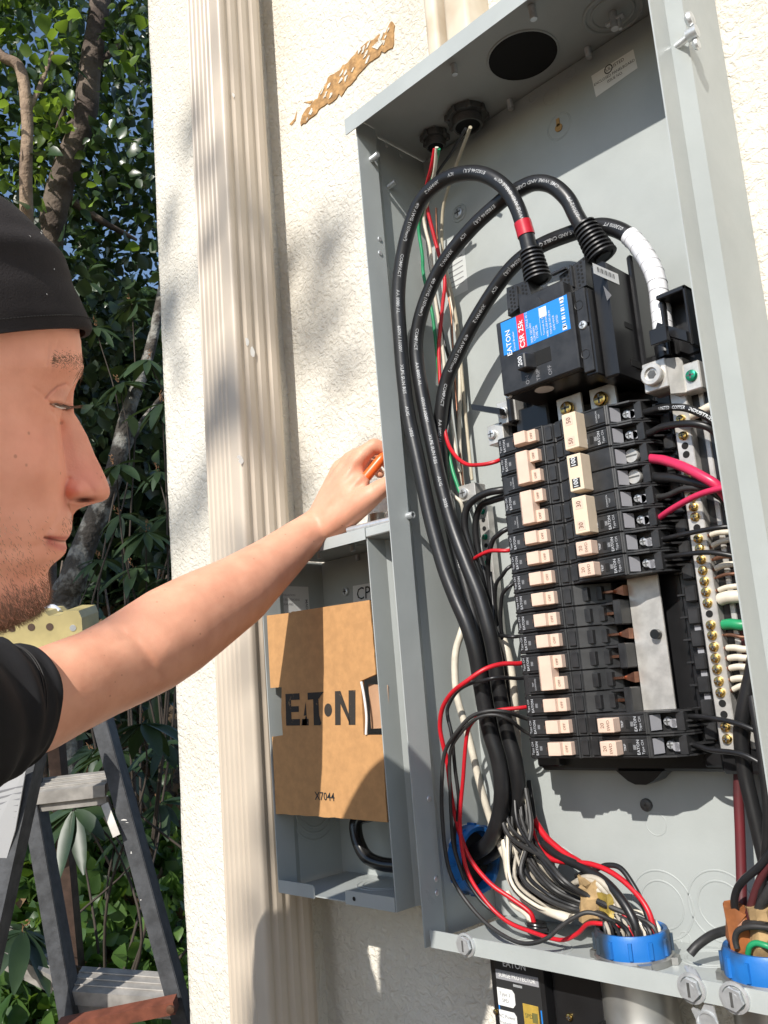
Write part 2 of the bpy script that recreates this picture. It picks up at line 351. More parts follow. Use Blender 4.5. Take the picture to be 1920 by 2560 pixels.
# roof openings: open hole, hub closed by a plug, two threaded hubs
RZ = ZT-.0024
def roofpt(u, v): return atz(u, v, RZ)
c = roofpt(1307, 140); MB().cyl(c, c+Vector((0,0,-.0012)), .0395, 40).build('open_hole', M_dark, pt); MB().ring(c, (0,0,1), .0405, .0014, 44, 6).build('hole_rim', M_paint, pt, True)
c = roofpt(1532, 32); mb = MB(); mb.ring(c, (0,0,1), .031, .0022, 40, 8); mb.ring(c, (0,0,1), .023, .0016, 36, 8); mb.build('hub_plate', M_paint, pt, True)
mb = MB(); mb.cyl(c, c+Vector((0,0,-.020)), .0045, 12); mb.cyl(c+Vector((.006,0,-.010)), c+Vector((.006,0,-.024)), .0022, 8); mb.box(c+Vector((-.010,-.003,-.012)), c+Vector((.012,.003,-.008)), .001); mb.build('hub_bolt', M_steel, pt, True)
def hub(u, v, R):
    c = roofpt(u, v); mb = MB()
    mb.lathe([(R*.66, -.019), (R*.72, -.019), (R*.72, -.008), (R, -.008), (R*1.03, -.004), (R*1.0, 0), (R*.62, 0), (R*.62, -.019)], c, (0,0,1), 36, True)
    for i in range(8):
        a = i*math.pi/4; p = c+Vector((math.cos(a)*R, math.sin(a)*R, -.005)); mb.box(p-Vector((.0028,.0028,.0045)), p+Vector((.0028,.0028,.004)), .0008)
    for i in range(4): mb.ring(c+Vector((0,0,-.010-.0024*i)), (0,0,1), R*.72, .0008, 32, 6)
    mb.build('conduit_hub', M_cast, pt, True)
    MB().cyl(c+Vector((0,0,-.0165)), c+Vector((0,0,-.001)), R*.655, 28).build('hub_bore', M_dark, pt)
    return c
HUB1 = hub(1086, 336, .0165); HUB2 = hub(1166, 284, .0255)
# screws
def screw(c, ax, R, L, parent, m=M_steel, hexh=False, slot=True, name='screw'):
    c = Vector(c); ax = Vector(ax).normalized(); a = ax.orthogonal().normalized(); mb = MB()
    if hexh:
        mb.lathe([(R*1.35, 0), (R*1.35, L*.25), (R*1.05, L*.3)], c, ax, 20); mb.cyl(c+ax*L*.28, c+ax*L, R, 6); mb.lathe([(0, L*1.02), (R*.62, L*1.02), (R*.62, L*.95)], c, ax, 14)
    else:
        mb.lathe([(R, -.0005), (R, L*.45), (R*.86, L*.82), (R*.5, L), (0, L)], c, ax, 16)
    o = mb.build(name, m, parent, True, 35)
    if slot:
        b = ax.cross(a); q = MB(); s2 = MB()
        k = c+ax*(L*1.005)
        for d, e in ((a+b, b-a), (b-a, a+b)):
            d = d.normalized(); e = e.normalized(); w = R*.13
            q.add([k+d*R*.62+e*w, k-d*R*.62+e*w, k-d*R*.62-e*w, k+d*R*.62-e*w], [(0,1,2,3)]); q.add([x+ax*.00012 for x in (k+d*R*.62+e*w, k-d*R*.62+e*w, k-d*R*.62-e*w, k+d*R*.62-e*w)], [(0,1,2,3)])
            if hexh: break
        q.build('slot', M_cast, o)
    return o
def bolt(p, d, r, L, parent):
    d = Vector(d).normalized(); p = Vector(p); mb = MB(); mb.cyl(p, p+d*L, r, 12)
    k = int(L/.0022)
    for i in range(k): mb.ring(p+d*(.0015+i*.0022), d, r, .0006, 12, 5)
    return mb.build('bolt_end', M_steel, parent, True)
for (u, v) in ((1328,24),): c = roofpt(u, v-8); bolt(c, (.05, .05, -1), .0038, .016, pt)
for (u, v) in ((1133,170), (1468,128), (1273,258)):
    c = roofpt(u, v-8); bolt(c, (.05, .05, -1), .0034, .013, pt)
for (u, v) in ((1332,244), (1427,185)): ring(at(u, v, .0012), (0,1,0), .006, .0008, 'dimple')
for (u, v, X) in ((927,400,XL), (971,467,XL-.0105)): p = atx(u, v, X+G); bolt(p, (1, 0, .08), .0033, .0135, pt)
for (u, v) in ((949,598), (950,633), (1072,1997), (1090,2197), (1092,2232), (966,362), (1003,388)):
    p = atx(u, v, XL+G); screw(p, (1,0,0), .0033, .0014, pt, M_paint if v < 500 else M_steel, slot=False, name='rivet')
p = at(1148, 533, .001); screw(p, (0,-1,0), .0075, .004, pt)
MB().ring(p, (0,-1,0), .011, .0016, 24, 6).build('dimple', M_paint, pt, True)
p = at(1617, 2012, .001); screw(p, (0,-1,0), .0068, .004, pt, M_cast)
for (u, v, R) in ((1166,2362,.0088), (1730,2470,.0092), (1837,2494,.0092)): screw(at(u, v, D+.0008), (0,-1,0), R, .0062, pt, hexh=True)
p = atz(1152, 2308, FZ+.004)
# wing screw on the right wall
p = atx(1685, 122, XR); mb = MB(); mb.cyl(p+Vector((-.002,0,0)), p+Vector((.020,0,.004)), .0035, 12); q = p+Vector((.020,0,.004))
mb.lathe([(0,.004),(.006,.003),(.0075,0),(.005,-.003),(0,-.004)], q+Vector((0,-.004,.012)), (1,0,0), 12); mb.lathe([(0,.003),(.005,.002),(.006,0),(.004,-.003),(0,-.003)], q+Vector((0,.004,-.010)), (1,0,0), 12)
mb.lathe([(0,.004),(.006,.004),(.006,-.006),(0,-.006)], q, (1,0,0), 12); mb.build('wing_screw', M_steel, pt, True)
# stickers
def sticker(px, h, name='sticker', m=M_label, parent=None, lift=.0004):
    P = [at(u, v, h+lift) for u, v in px]; return MB().add(P, [(0,1,2,3)]).build(name, m, parent or pt)
def quadmap(P, a, b): return P[0].lerp(P[1], a).lerp(P[3].lerp(P[2], a), b)
st = [at(u, v, .0016) for u, v in ((1478,190), (1583,123), (1594,170), (1490,243))]
so1 = MB().add(st, [(0,1,2,3)]).build('sticker', M_label, pt); xd = (st[1]-st[0]); yd = (st[0]-st[3])
lt = MB(); off = Vector((0,-.0003,0))
for s_, a, b, z_ in (('LISTED', .62, .18, .0060), ('ENCLOSED PANELBOARD', .5, .5, .0050), ('ISSUE NO.', .5, .72, .0050)): text(lt, s_, quadmap(st, a, b)+off, xd, yd, z_, .9)
lt.ring(quadmap(st, .40, .18)+off, (0,1,0), .0048, .0006, 20, 4); text(lt, 'UL', quadmap(st, .40, .18)+off, xd, yd, .006); lt.build('lettering', M_ink, so1)
st = [at(u, v, .0015) for u, v in ((1120,604), (1158,575), (1170,725), (1117,752))]
so2 = MB().add(st, [(0,1,2,3)]).build('sticker', mat('clear_label', (.55,.57,.56), .35), pt); lt = MB()
for i in range(9): a = quadmap(st, .1, .12+i*.09)+off; b = quadmap(st, .85, .12+i*.09)+off; w = Vector((0,0,.0011)); lt.add([a, b, b+w, a+w], [(0,1,2,3)])
lt.build('lettering', M_inkg, so2)

# ------------------------------------------------------------------ interior base, buses and neutral bar (move with the panel)
mb = MB(); mb.box((-.115, -.032, -.3535), (.148, -.006, .040), .003)
mb.box((-.110, -.045, -.3480), (-.082, -.030, .020), .002); mb.box((.082, -.046, -.3480), (.1055, -.030, .060), .002)
mb.prism([(-.020+.022*0, -.353), (.032, -.353), (.020, -.363), (.012, -.3665), (.000, -.3665), (-.008, -.363)], -.034, -.008, 'y'); mb.build('interior_base', M_black2, pt)
mb = MB()
for i in range(15):
    z = -.012-PITCH*i; mb.box((.0885, -.0525, z-.008), (.1005, -.044, z+.008), .0015); mb.box((.080, -.050, z-.0012), (.104, -.034, z+.0012), .0005)
mb.build('slot_ribs', M_black, pt)
MB().box((.092, -.0475, -.30), (.098, -.0462, -.20)).build('slot_liner', M_lgrey, pt)
MB().box((.030, -.0525, -.335), (.0640, -.0495, -.05), .0006).build('bus_plate', M_alu, pt)
# exposed stabs, rows 9-14 on the right
for i in range(9, 15):
    z = -(i-1)*PITCH; mb = MB()
    if i % 2:
        mb.box((.003, -.066, z-.0012), (.021, -.054, z+.0016), .0004); mb.prism([(.019, z-.0012), (.030, z-.0052), (.0305, z+.0052), (.019, z+.0016)], -.062, -.0525, 'y')
        mb.build('copper_stab', M_copper, pt)
    else:
        mb.box((.006, -.064, z-.0016), (.022, -.054, z+.0016), .0004); mb.build('copper_stab', M_copper, pt)
        q = MB(); q.box((.0215, -.072, z-.0125), (.0300, -.050, z+.0125), .0012); q.box((.000, -.068, z+.0085), (.0225, -.052, z+.0110), .0004); q.box((.000, -.068, z-.0110), (.0225, -.052, z-.0085), .0004); q.build('stab_guard', M_black, pt)
c = at(1650*.996, 1585, .0535); MB().cyl(c, c+Vector((0,-.006,0)), .0048, 16).build('stud', M_black2, pt, True)
# neutral bar on the right
NB = MB(); NB.box((.1115, -.0715, -.3300), (.1275, -.0590, .012), .0008); nb = NB.build('neutral_bar', M_alu, pt)
MB().box((.1345, -.0615, -.3300), (.1400, -.050, .012), .0008).build('neutral_bar', M_alu, pt)
MB().box((.104, -.060, -.352), (.150, -.030, .060), .003).build('bar_holder', M_black2, pt)
for v, on in ((1043,1), (1085,1), (1110,0), (1132,0), (1180,1), (1240,1), (1265,1), (1290,1), (1317,0), (1345,1), (1370,1), (1398,1), (1425,1), (1452,1), (1479,1), (1507,2), (1534,0), (1562,1), (1588,1), (1617,1), (1645,1), (1673,1), (1703,1), (1732,1), (1759,0), (1787,0), (1818,1), (1848,1)):
    z = at(1720+(v-1100)*.125, v, .0745).z; c = Vector((.1195, -.0716, z))
    if on:
        o = screw(c, (0,-1,0), .0044, .0038, pt, M_brass, name='bar_screw')
    else: MB().cyl(c, c+Vector((0,-.0003,0)), .0034, 14).build('bar_hole', M_dark, pt)
# neutral lug block with a green bonding screw
mb = MB(); mb.box((.096, -.090, .0085), (.1205, -.062, .0375), .001); mb.prism([(.1205, -.088), (.1315, -.0775), (.1315, -.062), (.1205, -.062)], .0015, .0365, 'z'); mb.box((.1315, -.0790, .0010), (.1475, -.062, .0285), .001); lb = mb.build('lug_block', M_alu, pt)
c = Vector((.1075, -.0902, .0235)); mb = MB(); mb.lathe([(.0108,0), (.0108,.0055), (.0098,.0065), (.0065,.0065), (.0060,.004), (0,.004)], c, (0,-1,0), 26); mb.build('lug_screw', M_alu, pt, True); MB().cyl(c+Vector((0,-.0041,0)), c+Vector((0,-.0044,0)), .0045, 6).build('hex_socket', M_cast, pt)
screw((.1392, -.0791, .0150), (0,-1,0), .0056, .004, pt, mat('green_screw', (.01,.28,.16), .3, .6), name='bonding_screw')
mb = MB(); mb.box((.118, -.110, .045), (.135, -.104, .060), .0006, mtx=None); mb.box((.098, -.062, .04), (.150, -.034, .10), .003); mb.prism([(.118, .062), (.148, .042), (.148, .052), (.122, .070)], -.098, -.082, 'y'); mb.box((.120, -.085, .040), (.124, -.06, .095), .001); mb.box((.1465, -.090, .040), (.150, -.05, .100), .001); mb.box((.120, -.090, .095), (.150, -.05, .100), .001); mb.build('bar_bracket', M_black2, pt)
# left side: lug, lever and ground strip
mb = MB(); P = [at(u, v, .085) for u, v in ((1177,1010), (1248,1020), (1250,1036), (1180,1024))]
mb.add(P+[p+Vector((0,.012,0)) for p in P], [(0,1,2,3), (7,6,5,4), (0,4,5,1), (1,5,6,2), (2,6,7,3), (3,7,4,0)]); mb.build('lever', M_black2, pt)
for (u, v), s_ in (((1265,1030), .0125), ((1238,1085), .011)):
    c = at(u, v, .070); MB().box(c+Vector((-s_*.9,-.001,-s_*1.05)), c+Vector((s_*1.1,.022,s_*1.05)), .0008).build('lug_block', M_alu, pt); screw(c+Vector((-s_*.25,-.001,0)), (0,-1,0), .0068 if u > 1250 else .0058, .0045, pt)
mb = MB(); mb.box((-.100, -.060, .012), (-.085, -.03, .052), .002); mb.box((-.074, -.066, .0145), (-.030, -.034, .045), .002); mb.box((-.078, -.075, .03), (-.070, -.03, .075), .002); mb.build('lug_shroud', M_black2, pt)
c = at(1163, 1233, .05); MB().box(c+Vector((-.0095,-.001,-.010)), c+Vector((.016,.020,.010)), .0008).build('ground_lug', M_alu, pt); screw(c+Vector((-.001,-.001,0)), (0,-1,0), .0065, .0035, pt)
gz0 = at(1212, 1265, .02).z; gz1 = at(1225, 1400, .02).z; gx = at(1214, 1300, .02).x
MB().box((gx-.007, -.024, gz1-.10), (gx+.007, -.012, gz0), .0006).build('ground_bar', M_alu, pt)
for i in range(14):
    c = Vector((gx, -.0243, gz0-.007-i*.0105))
    if i % 3 == 0: screw(c, (0,-1,0), .0036, .003, pt, mat('green_screw', (.01,.28,.16), .3, .6), name='bar_screw')
    else: MB().cyl(c, c+Vector((0,-.0003,0)), .0028, 12).build('bar_hole', M_dark, pt)
# ================================================================== breakers
ORD = ['top', 'second', 'third', 'fourth', 'fifth', 'sixth', 'seventh', 'eighth', 'ninth', 'tenth', 'eleventh', 'twelfth', 'lowest']
def copy_tree(o, parent=None):
    c = o.copy(); COL.objects.link(c); c.parent = parent
    for ch in list(o.children): copy_tree(ch, c)
    return c
# local frame of a breaker: x = distance out from the panel's centre line (s = +1 right column, -1 left), y = -h, z = 0 at the row
def X(s, o): return s*o
def breaker_body(mb, s, poles, smooth100=False):
    zt, zb = .0104, -.0104-PITCH*(poles-1)
    for k in range(poles):
        z1 = .0104-PITCH*k; z0 = -.0104-PITCH*k
        if s > 0: pr = [(.0015,-.046),(.0015,-.0865),(.0105,-.0880),(.0115,-.0905),(.0640,-.0905),(.0655,-.0890),(.0670,-.0890),(.0670,-.046)]
        else: pr = [(-.0280,-.046),(-.0280,-.058),(-.0080,-.0790),(.0015,-.0845),(.0020,-.0865),(.0105,-.0880),(.0115,-.0905),(.0690,-.0905),(.0715,-.0890),(.0735,-.0800),(.0735,-.046)]
        mb.prism([(X(s,a), b) for a, b in (pr if s > 0 else pr[::-1])], z0, z1, 'z', .0007)
        if not smooth100:      # raised central rib and shoulders
            mb.box((min(X(s,.0180), X(s,.0186)), -.0921, z0+.0030), (max(X(s,.0180), X(s,.0186)), -.0900, z1-.0030))
            mb.box((min(X(s,.0126), X(s,.0630)), -.0914, z0+.0012), (max(X(s,.0126), X(s,.0630)), -.0900, z0+.0018)); mb.box((min(X(s,.0126), X(s,.0630)), -.0914, z1-.0018), (max(X(s,.0126), X(s,.0630)), -.0900, z1-.0012))
            mb.box((min(X(s,.0125), X(s,.0630)), -.0918, z0+.0030), (max(X(s,.0125), X(s,.0630)), -.0900, z1-.0030), .0004)
            mb.box((min(X(s,.0020), X(s,.0098)), -.0893, z0+.0030), (max(X(s,.0020), X(s,.0098)), -.0870, z1-.0030), .0004)
        if s < 0:
            for q0, q1, hh in ((-.0225,-.0145,.0700),(-.0125,-.0040,.0800)): mb.box((X(s,q1), -hh, z0+.0035), (X(s,q0), -hh+.012, z1-.0035), .0004)
            mb.box((X(s,.0860), -.0690, z0+.001), (X(s,.0730), -.046, z1-.001), .0008); mb.box((X(s,.0760), -.0840, z0+.0005), (X(s,.0700), -.060, z0+.0025), .0004); mb.box((X(s,.0760), -.0840, z1-.0025), (X(s,.0700), -.060, z1-.0005), .0004)
            continue
        # terminal tray
        a0, a1 = .0665, .0900
        lo, hi = min(X(s,a0), X(s,a1)), max(X(s,a0), X(s,a1))
        mb.box((lo, -.0680, z0), (hi, -.046, z1), .0004)
        for zc in (z0+.0008, z1-.0008): 
            pl = [(.0660,-.0890),(.0720,-.0840),(.0860,-.0805),(.0990,-.0660),(.1010,-.050),(.0660,-.050)]
            mb.prism([(X(s,a), b) for a, b in (pl if s > 0 else pl[::-1])], zc-.0008, zc+.0008, 'z')
        mb.box((min(X(s,.0865), X(s,.0945)), -.0745, z0+.0016), (max(X(s,.0865), X(s,.0945)), -.050, z1-.0016), .0005)
        for q in (.0045, .0095): mb.prism([(X(s,.094),-.068-q*.3), (X(s,.1085),-.050), (X(s,.1085),-.040), (X(s,.094),-.040)][::s], z0+q, z0+q+.0018, 'z')
def terminal(t, s, k, dull=False):
    z = -PITCH*k
    pl = MB().add([(X(s,.0672),-.0872,z-.0072), (X(s,.0715),-.0745,z-.0072), (X(s,.0715),-.0745,z+.0072), (X(s,.0672),-.0872,z+.0072)], [(0,1,2,3)]); pl = [tuple(v) for v in pl.v]
    LOC(MB().add(pl, [(0,1,2,3)]), 'terminal_chute', M_lgrey, t)
    c = Vector((X(s,.0768), -.0690, z))
    if dull: mb = MB(); mb.lathe([(.0075,0),(.0075,.004),(.0068,.005),(0,.005)], c, (0,-1,0), 18); o = LOC(mb, 'terminal_screw', M_alu, t, True); LOC(MB().box(c+Vector((-.0062,-.0053,-.0008)), c+Vector((.0062,-.0050,.0008))), 'slot', M_cast, t)
    else:
        mb = MB(); mb.lathe([(.0046,0),(.0046,.0022),(.0036,.0040),(0,.0044)], c, (0,-1,0), 16); LOC(mb, 'terminal_screw', M_steel, t, True)
        mb = MB(); mb.box(c+Vector((-.0028,-.0046,-.0006)), c+Vector((.0028,-.0043,.0006))); mb.box(c+Vector((-.0006,-.0047,-.0028)), c+Vector((.0006,-.0044,.0028))); LOC(mb, 'slot', M_cast, t)
        mb = MB(); e = c+Vector((s*.0058, -.001, -.0018)); mb.cyl(e, e+Vector((0,-.0035,0)), .0040, 18); mb.box(e+Vector((-.001,-.0035,-.004)), e+Vector((s*.0055 if s>0 else .001,0,.004)) if s > 0 else e+Vector((.001,0,.004))); LOC(mb, 'wire_clamp', M_lgrey, t, True)
def LOC(mb, name, m, parent, smooth=False):          # coordinates already local to the breaker
    me = bpy.data.meshes.new(name); me.from_pydata(mb.v, [], mb.f); me.update(); me.materials.append(m)
    o = bpy.data.objects.new(name, me); COL.objects.link(o); o.parent = parent
    if smooth: smooth_mesh(me, 40)
    return o
FACE = -.0920
def printed(t, s, k, trip=True, blank=False):
    z = -PITCH*k; mb = MB()
    if blank: text(mb, 'COMMON', (X(s,.0545), FACE-.0002, z), (0,0,1), (-1,0,0), .0026); text(mb, 'TRIP', (X(s,.0575), FACE-.0002, z), (0,0,1), (-1,0,0), .0024)
    else:
        text(mb, 'EATON', (X(s,.0545 if s>0 else .0610), FACE-.0002, z), (0,0,1), (-1,0,0), .0042, 1, True)
        text(mb, 'Type CH', (X(s,.0592 if s>0 else .0662), FACE-.0002, z), (0,0,1), (-1,0,0), .0036)
        for q in (.0500, .0515): text(mb, 'IIIIIIII', (X(s,q+(0 if s>0 else .0052)), FACE-.0002, z), (0,0,1), (-1,0,0), .0022)
        if trip and s > 0: text(mb, 'TRIP', (X(s,.0405), FACE-.0002, z), (0,0,1), (-1,0,0), .0034, 1, True)
    o = LOC(mb, 'lettering', M_bprint, t)
    if trip and s > 0 and not blank:
        LOC(MB().box((X(s,.0440), FACE-.0003, z-.0040), (X(s,.0475), FACE+.001, z+.0040)), 'trip_window', M_dark, t)
    if s < 0 and not blank: LOC(MB().box((X(s,.0490), FACE-.0003, z-.0045), (X(s,.0455), FACE+.001, z+.0045)), 'trip_window', M_dark, t)
def tan_single(t, s):
    mb = MB(); 
    pl = [(.0155,-.090),(.0155,-.0985),(.0245,-.0990),(.0250,-.1040),(.0390,-.1045),(.0437,-.0975),(.0437,-.090)]
    mb.prism([(X(s,a), b) for a, b in pl], -.0064, .0064, 'z', .0004); h = LOC(mb, 'handle', M_tan, t)
    q = MB(); text(q, 'OFF', (X(s,.0203), -.0991, 0), (0,0,1), (-1,0,0), .0040); text(q, '20', (X(s,.0415), -.1015, 0), (0,0,1), (-.55,-.45*0,0), .0040); q.v = [(x, y, z) for x, y, z in q.v]
    LOC(q, 'lettering', M_printd, h)
    LOC(MB().box((X(s,.0455), FACE-.0004, -.0060), (X(s,.0436), FACE+.001, .0060)), 'handle_slot', M_dark, t)
def tan_double(t, s):
    mb = MB(); pl = [(.0250,-.0905),(.0250,-.1040),(.0385,-.1048),(.0437,-.0990),(.0437,-.0905)]
    mb.prism([(X(s,a), b) for a, b in pl], -.0066-PITCH, .0066, 'z', .0005); h = LOC(mb, 'handle_tie', M_tan, t)
    for k in (0, 1):
        z = -PITCH*k; p = MB(); p.prism([(X(s,a), b) for a, b in [(.0150,-.0905),(.0150,-.0985),(.0252,-.0990),(.0252,-.0905)]], z-.0064, z+.0064, 'z', .0004); hh = LOC(p, 'handle', M_tan, t)
        q = MB(); text(q, 'OFF', (X(s,.0203), -.0992, z), (0,0,1), (-1,0,0), .0040); text(q, 'IIII', (X(s,.0395), -.1042, z), (0,0,1), (-1,0,0), .0028); LOC(q, 'lettering', M_printd, hh)
def cream_double(t, s, num, big=False):
    a0, a1 = .0248, .0408
    h = LOC(MB().box((X(s,a0), -.1085, -.0078-PITCH), (X(s,a1), -.0905, .0078), .0007), 'handle_tie', M_cream, t)
    for k in (0, 1):
        z = -PITCH*k; LOC(MB().box((X(s,.0282), -.10875, z-.0048), (X(s,.0372), -.1080, z+.0048)), 'rating_window', M_ink if big else (M_tan), h)
        q = MB(); text(q, num, (X(s,.0327), -.1089, z), (0,0,1), (-1,0,0), .0072, .9, True); LOC(q, 'lettering', M_print if big else M_printd, h)
        LOC(MB().box((X(s,.0195), FACE-.0004, z-.0062), (X(s,.0246), FACE+.001, z+.0062)), 'handle_slot', M_dark, t)
def tan_small(t, s):
    h = LOC(MB().box((X(s,.0205), -.1040, -.0068), (X(s,.0378), -.0905, .0068), .0007), 'handle', M_tan, t); q = MB()
    text(q, '20', (X(s,.0260), -.1042, 0), (0,0,1), (-1,0,0), .0056); text(q, 'SWD', (X(s,.0325), -.1042, 0), (0,0,1), (-1,0,0), .0046); LOC(q, 'lettering', M_printd, h)
    LOC(MB().box((X(s,.0170), FACE-.0004, -.0062), (X(s,.0204), FACE+.001, .0062)), 'handle_slot', M_dark, t)
PROTO = {}
def breaker(s, row, kind, label):
    z = -(row-1)*PITCH; loc = (XC, 0, z); grp = 'breakers in the left column' if s < 0 else 'breakers in the right column'
    if (s, kind) in PROTO:
        t = copy_tree(PROTO[(s, kind)]); t.location = loc; t['label'] = label; return t
    t = thing('circuit_breaker', label, 'circuit breaker', loc, grp); mb = MB(); poles = 1 if kind in ('tan', 'small') else 2
    breaker_body(mb, s, poles, kind == '100'); LOC(mb, 'body', M_black, t)
    if s > 0:
        for k in range(poles): terminal(t, s, k, kind == '100')
    if kind == 'tan': tan_single(t, s); printed(t, s, 0)
    if kind == 'tan2': tan_double(t, s); printed(t, s, 0); printed(t, s, 1, blank=True)
    if kind == 'small': tan_small(t, s); printed(t, s, 0)
    if kind in ('50', '30'): cream_double(t, s, kind); printed(t, s, 0, blank=True); printed(t, s, 1)
    if kind == '100': cream_double(t, s, kind, True)
    PROTO[(s, kind)] = t; return t
i = 0
for row, kind in ((1,'tan'),(2,'tan2'),(4,'tan2'),(6,'tan'),(7,'tan'),(8,'tan'),(9,'tan'),(10,'tan'),(11,'tan'),(12,'tan2'),(14,'tan'),(15,'tan'),(16,'tan')):
    breaker(-1, row, kind, ('two-pole' if kind == 'tan2' else 'single-pole')+' black breaker with tan off handle, '+ORD[i]+' in the left column'); i += 1
for row, kind, lab in ((1,'50','two-pole black breaker with cream handle marked 50 atop the right column'), (3,'100','two-pole smooth black breaker with cream handle marked 100'), (5,'30','two-pole black breaker with cream handle marked 30 below the 100 breaker'),
        (7,'small','single-pole black breaker directly under the breaker marked 30'), (8,'small','single-pole black breaker just above the empty bus slots'), (15,'small','single-pole black breaker just below the empty bus slots'), (16,'small','single-pole black breaker at the very bottom of the right column')):
    breaker(1, row, kind, lab)

# ------------------------------------------------------------------ main breaker
mt = thing('main_breaker', 'big black main breaker with blue and red label at the top of the bus', 'circuit breaker', (.002, -.03, .08))
HF = .125
mb = MB(); mb.box((-.0455, -.1175, .0420), (.0640, -.020, .1250), .0016)
mb.box((.0640, -.106, .030), (.0800, -.022, .150), .002); mb.box((.0800, -.060, .045), (.0865, -.022, .168), .002); mb.box((.052, -.118, .034), (.0645, -.030, .1235), .0012)
mb.box((-.0475, -.119, .108), (-.0440, -.06, .126), .0008)
mb.build('case', M_black2, mt)
MB().box((-.0440, -HF, .0425), (.0500, -.1165, .1235), .0012).build('cover_plate', M_black, mt)
mb = MB(); mb.box((.052, -.1215, .086), (.0632, -.115, .1235), .0008); mb.box((.052, -.1215, .037), (.0632, -.115, .083), .0008); mb.build('side_cover', M_black, mt)
MB().box((.0801, -.080, .085), (.0806, -.066, .091)).build('side_slot', M_dark, mt); MB().box((.0801, -.078, .045), (.0806, -.060, .052)).build('side_slot', M_dark, mt)
Y = -HF
lab = MB().box((-.0375, Y-.0004, .0848), (.0455, Y+.0006, .1215), .0003).build('label', M_lblue, mt)
MB().box((-.0170, Y-.0006, .0849), (-.0070, Y+.0004, .1214)).build('label_band', M_lred, lab)
q = MB(); text(q, 'EATON', (-.0290, Y-.0008, .0965), (0,0,1), (-1,0,0), .0085, 1, True); text(q, 'Circuit Breaker', (-.0225, Y-.0008, .0960), (0,0,1), (-1,0,0), .0034)
text(q, 'CSR 25k', (-.0120, Y-.0008, .1000), (0,0,1), (-1,0,0), .0085, 1, True)
for k, (s_, z_) in enumerate((('2 POLE 40 C', .112), ('200A 120/240V', .097), ('CSR2200N', .095), ('TYPE CSR', .096))): text(q, s_, (-.0040+.0036*k, Y-.0008, z_), (0,0,1), (-1,0,0), .0034)
for k in range(5): text(q, ('Terminals AL CU', 'WIRE 2-250 KCMIL', 'TORQUE 250 LB IN', 'SWD HACR', 'LISTED')[k], (.0150+.0042*k, Y-.0008, .1000-.002*(k % 2)), (0,0,1), (-1,0,0), .0030)
for k in range(11): z0 = .0885+k*.0029; q.box((.0372, Y-.0008, z0), (.0412, Y-.0004, z0+.0008+.0013*((k*7) % 3 == 0)))
q.box((.012, Y-.0008, .1085), (.0205, Y-.0005, .1190)); q.box((.0368, Y-.0008, .0862), (.0418, Y-.0004, .0900)); q.box((.0368, Y-.0008, .1172), (.0418, Y-.0004, .1205)); q.build('lettering', M_print, lab)
q = MB(); q.add([(.0112, Y-.0006, .090), (.0115, Y-.0006, .090), (.0115, Y-.0006, .1205), (.0112, Y-.0006, .1205)], [(0,1,2,3)]); q.build('label_rule', M_print, lab)
MB().box((-.003, Y-.0003, .060), (.0200, Y+.004, .0765), .0008).build('handle_slot', M_dark, mt)
hd = MB().prism([(-.0150,-.124), (-.0150,-.137), (-.0040,-.138), (.0015,-.124)], .0585, .0750, 'z', .0012).build('handle', M_black, mt); q = MB(); text(q, '200', (-.0152, -.1305, .067), (0,0,1), (0,-1,0), .0075, 1, True); text(q, '200', (-.0095, -.1378, .067), (0,0,1), (-1,0,0), .0070, 1, True); q.build('lettering', M_print, hd)
q = MB(); text(q, 'OFF', (.0165, Y-.0003, .0515), (0,0,1), (-1,0,0), .0062); text(q, 'TRIP', (.0020, Y-.0003, .0510), (0,0,1), (-1,0,0), .0062); text(q, 'ON', (-.0115, Y-.0003, .0500), (0,0,1), (-1,0,0), .0062); q.build('lettering', M_inkg, mt)
for p in ((-.0430, -.1178, .1200), (.0572, -.1213, .0852), (-.0415, -.1178, .0445)): screw(p, (0,-1,0), .0044, .0022, mt)
for (u, v) in ((1447,763), (1464,885)): MB().ring(at(u, v, .1216), (0,1,0), .0046, .0004, 20, 5).build('embossed_ring', M_black, mt, True)
# barcode sticker and warning triangle on the right flank, round seal below
def flank(u, v, X=.0802): return atx(u, v, X+.0003)
P = [flank(*p) for p in ((1481,657), (1545,685), (1549,712), (1484,683))]
sk = MB().add(P, [(0,1,2,3)]).build('barcode_sticker', M_label, mt); q = MB(); o = Vector((.0003,0,0))
for i in range(13):
    a = quadmap(P, .16+.052*i, .22)+o; b = quadmap(P, .16+.052*i+.012+.02*((i*5) % 3 == 0), .22)+o; q.add([a, b, b+(P[3]-P[0])*.45, a+(P[3]-P[0])*.45], [(0,1,2,3)])
q.build('lettering', M_ink, sk)
P = [flank(*p) for p in ((1508,714), (1529,738), (1518,752))]; MB().add(P, [(0,1,2)]).build('warning_triangle', M_lgrey, mt)
c = at(1329, 1003, .100); 
mb = MB(); mb.cyl(Vector((-.006, -.105, .0419)), Vector((-.006, -.105, .0414)), .010, 24); mb.build('round_seal', M_label, mt)
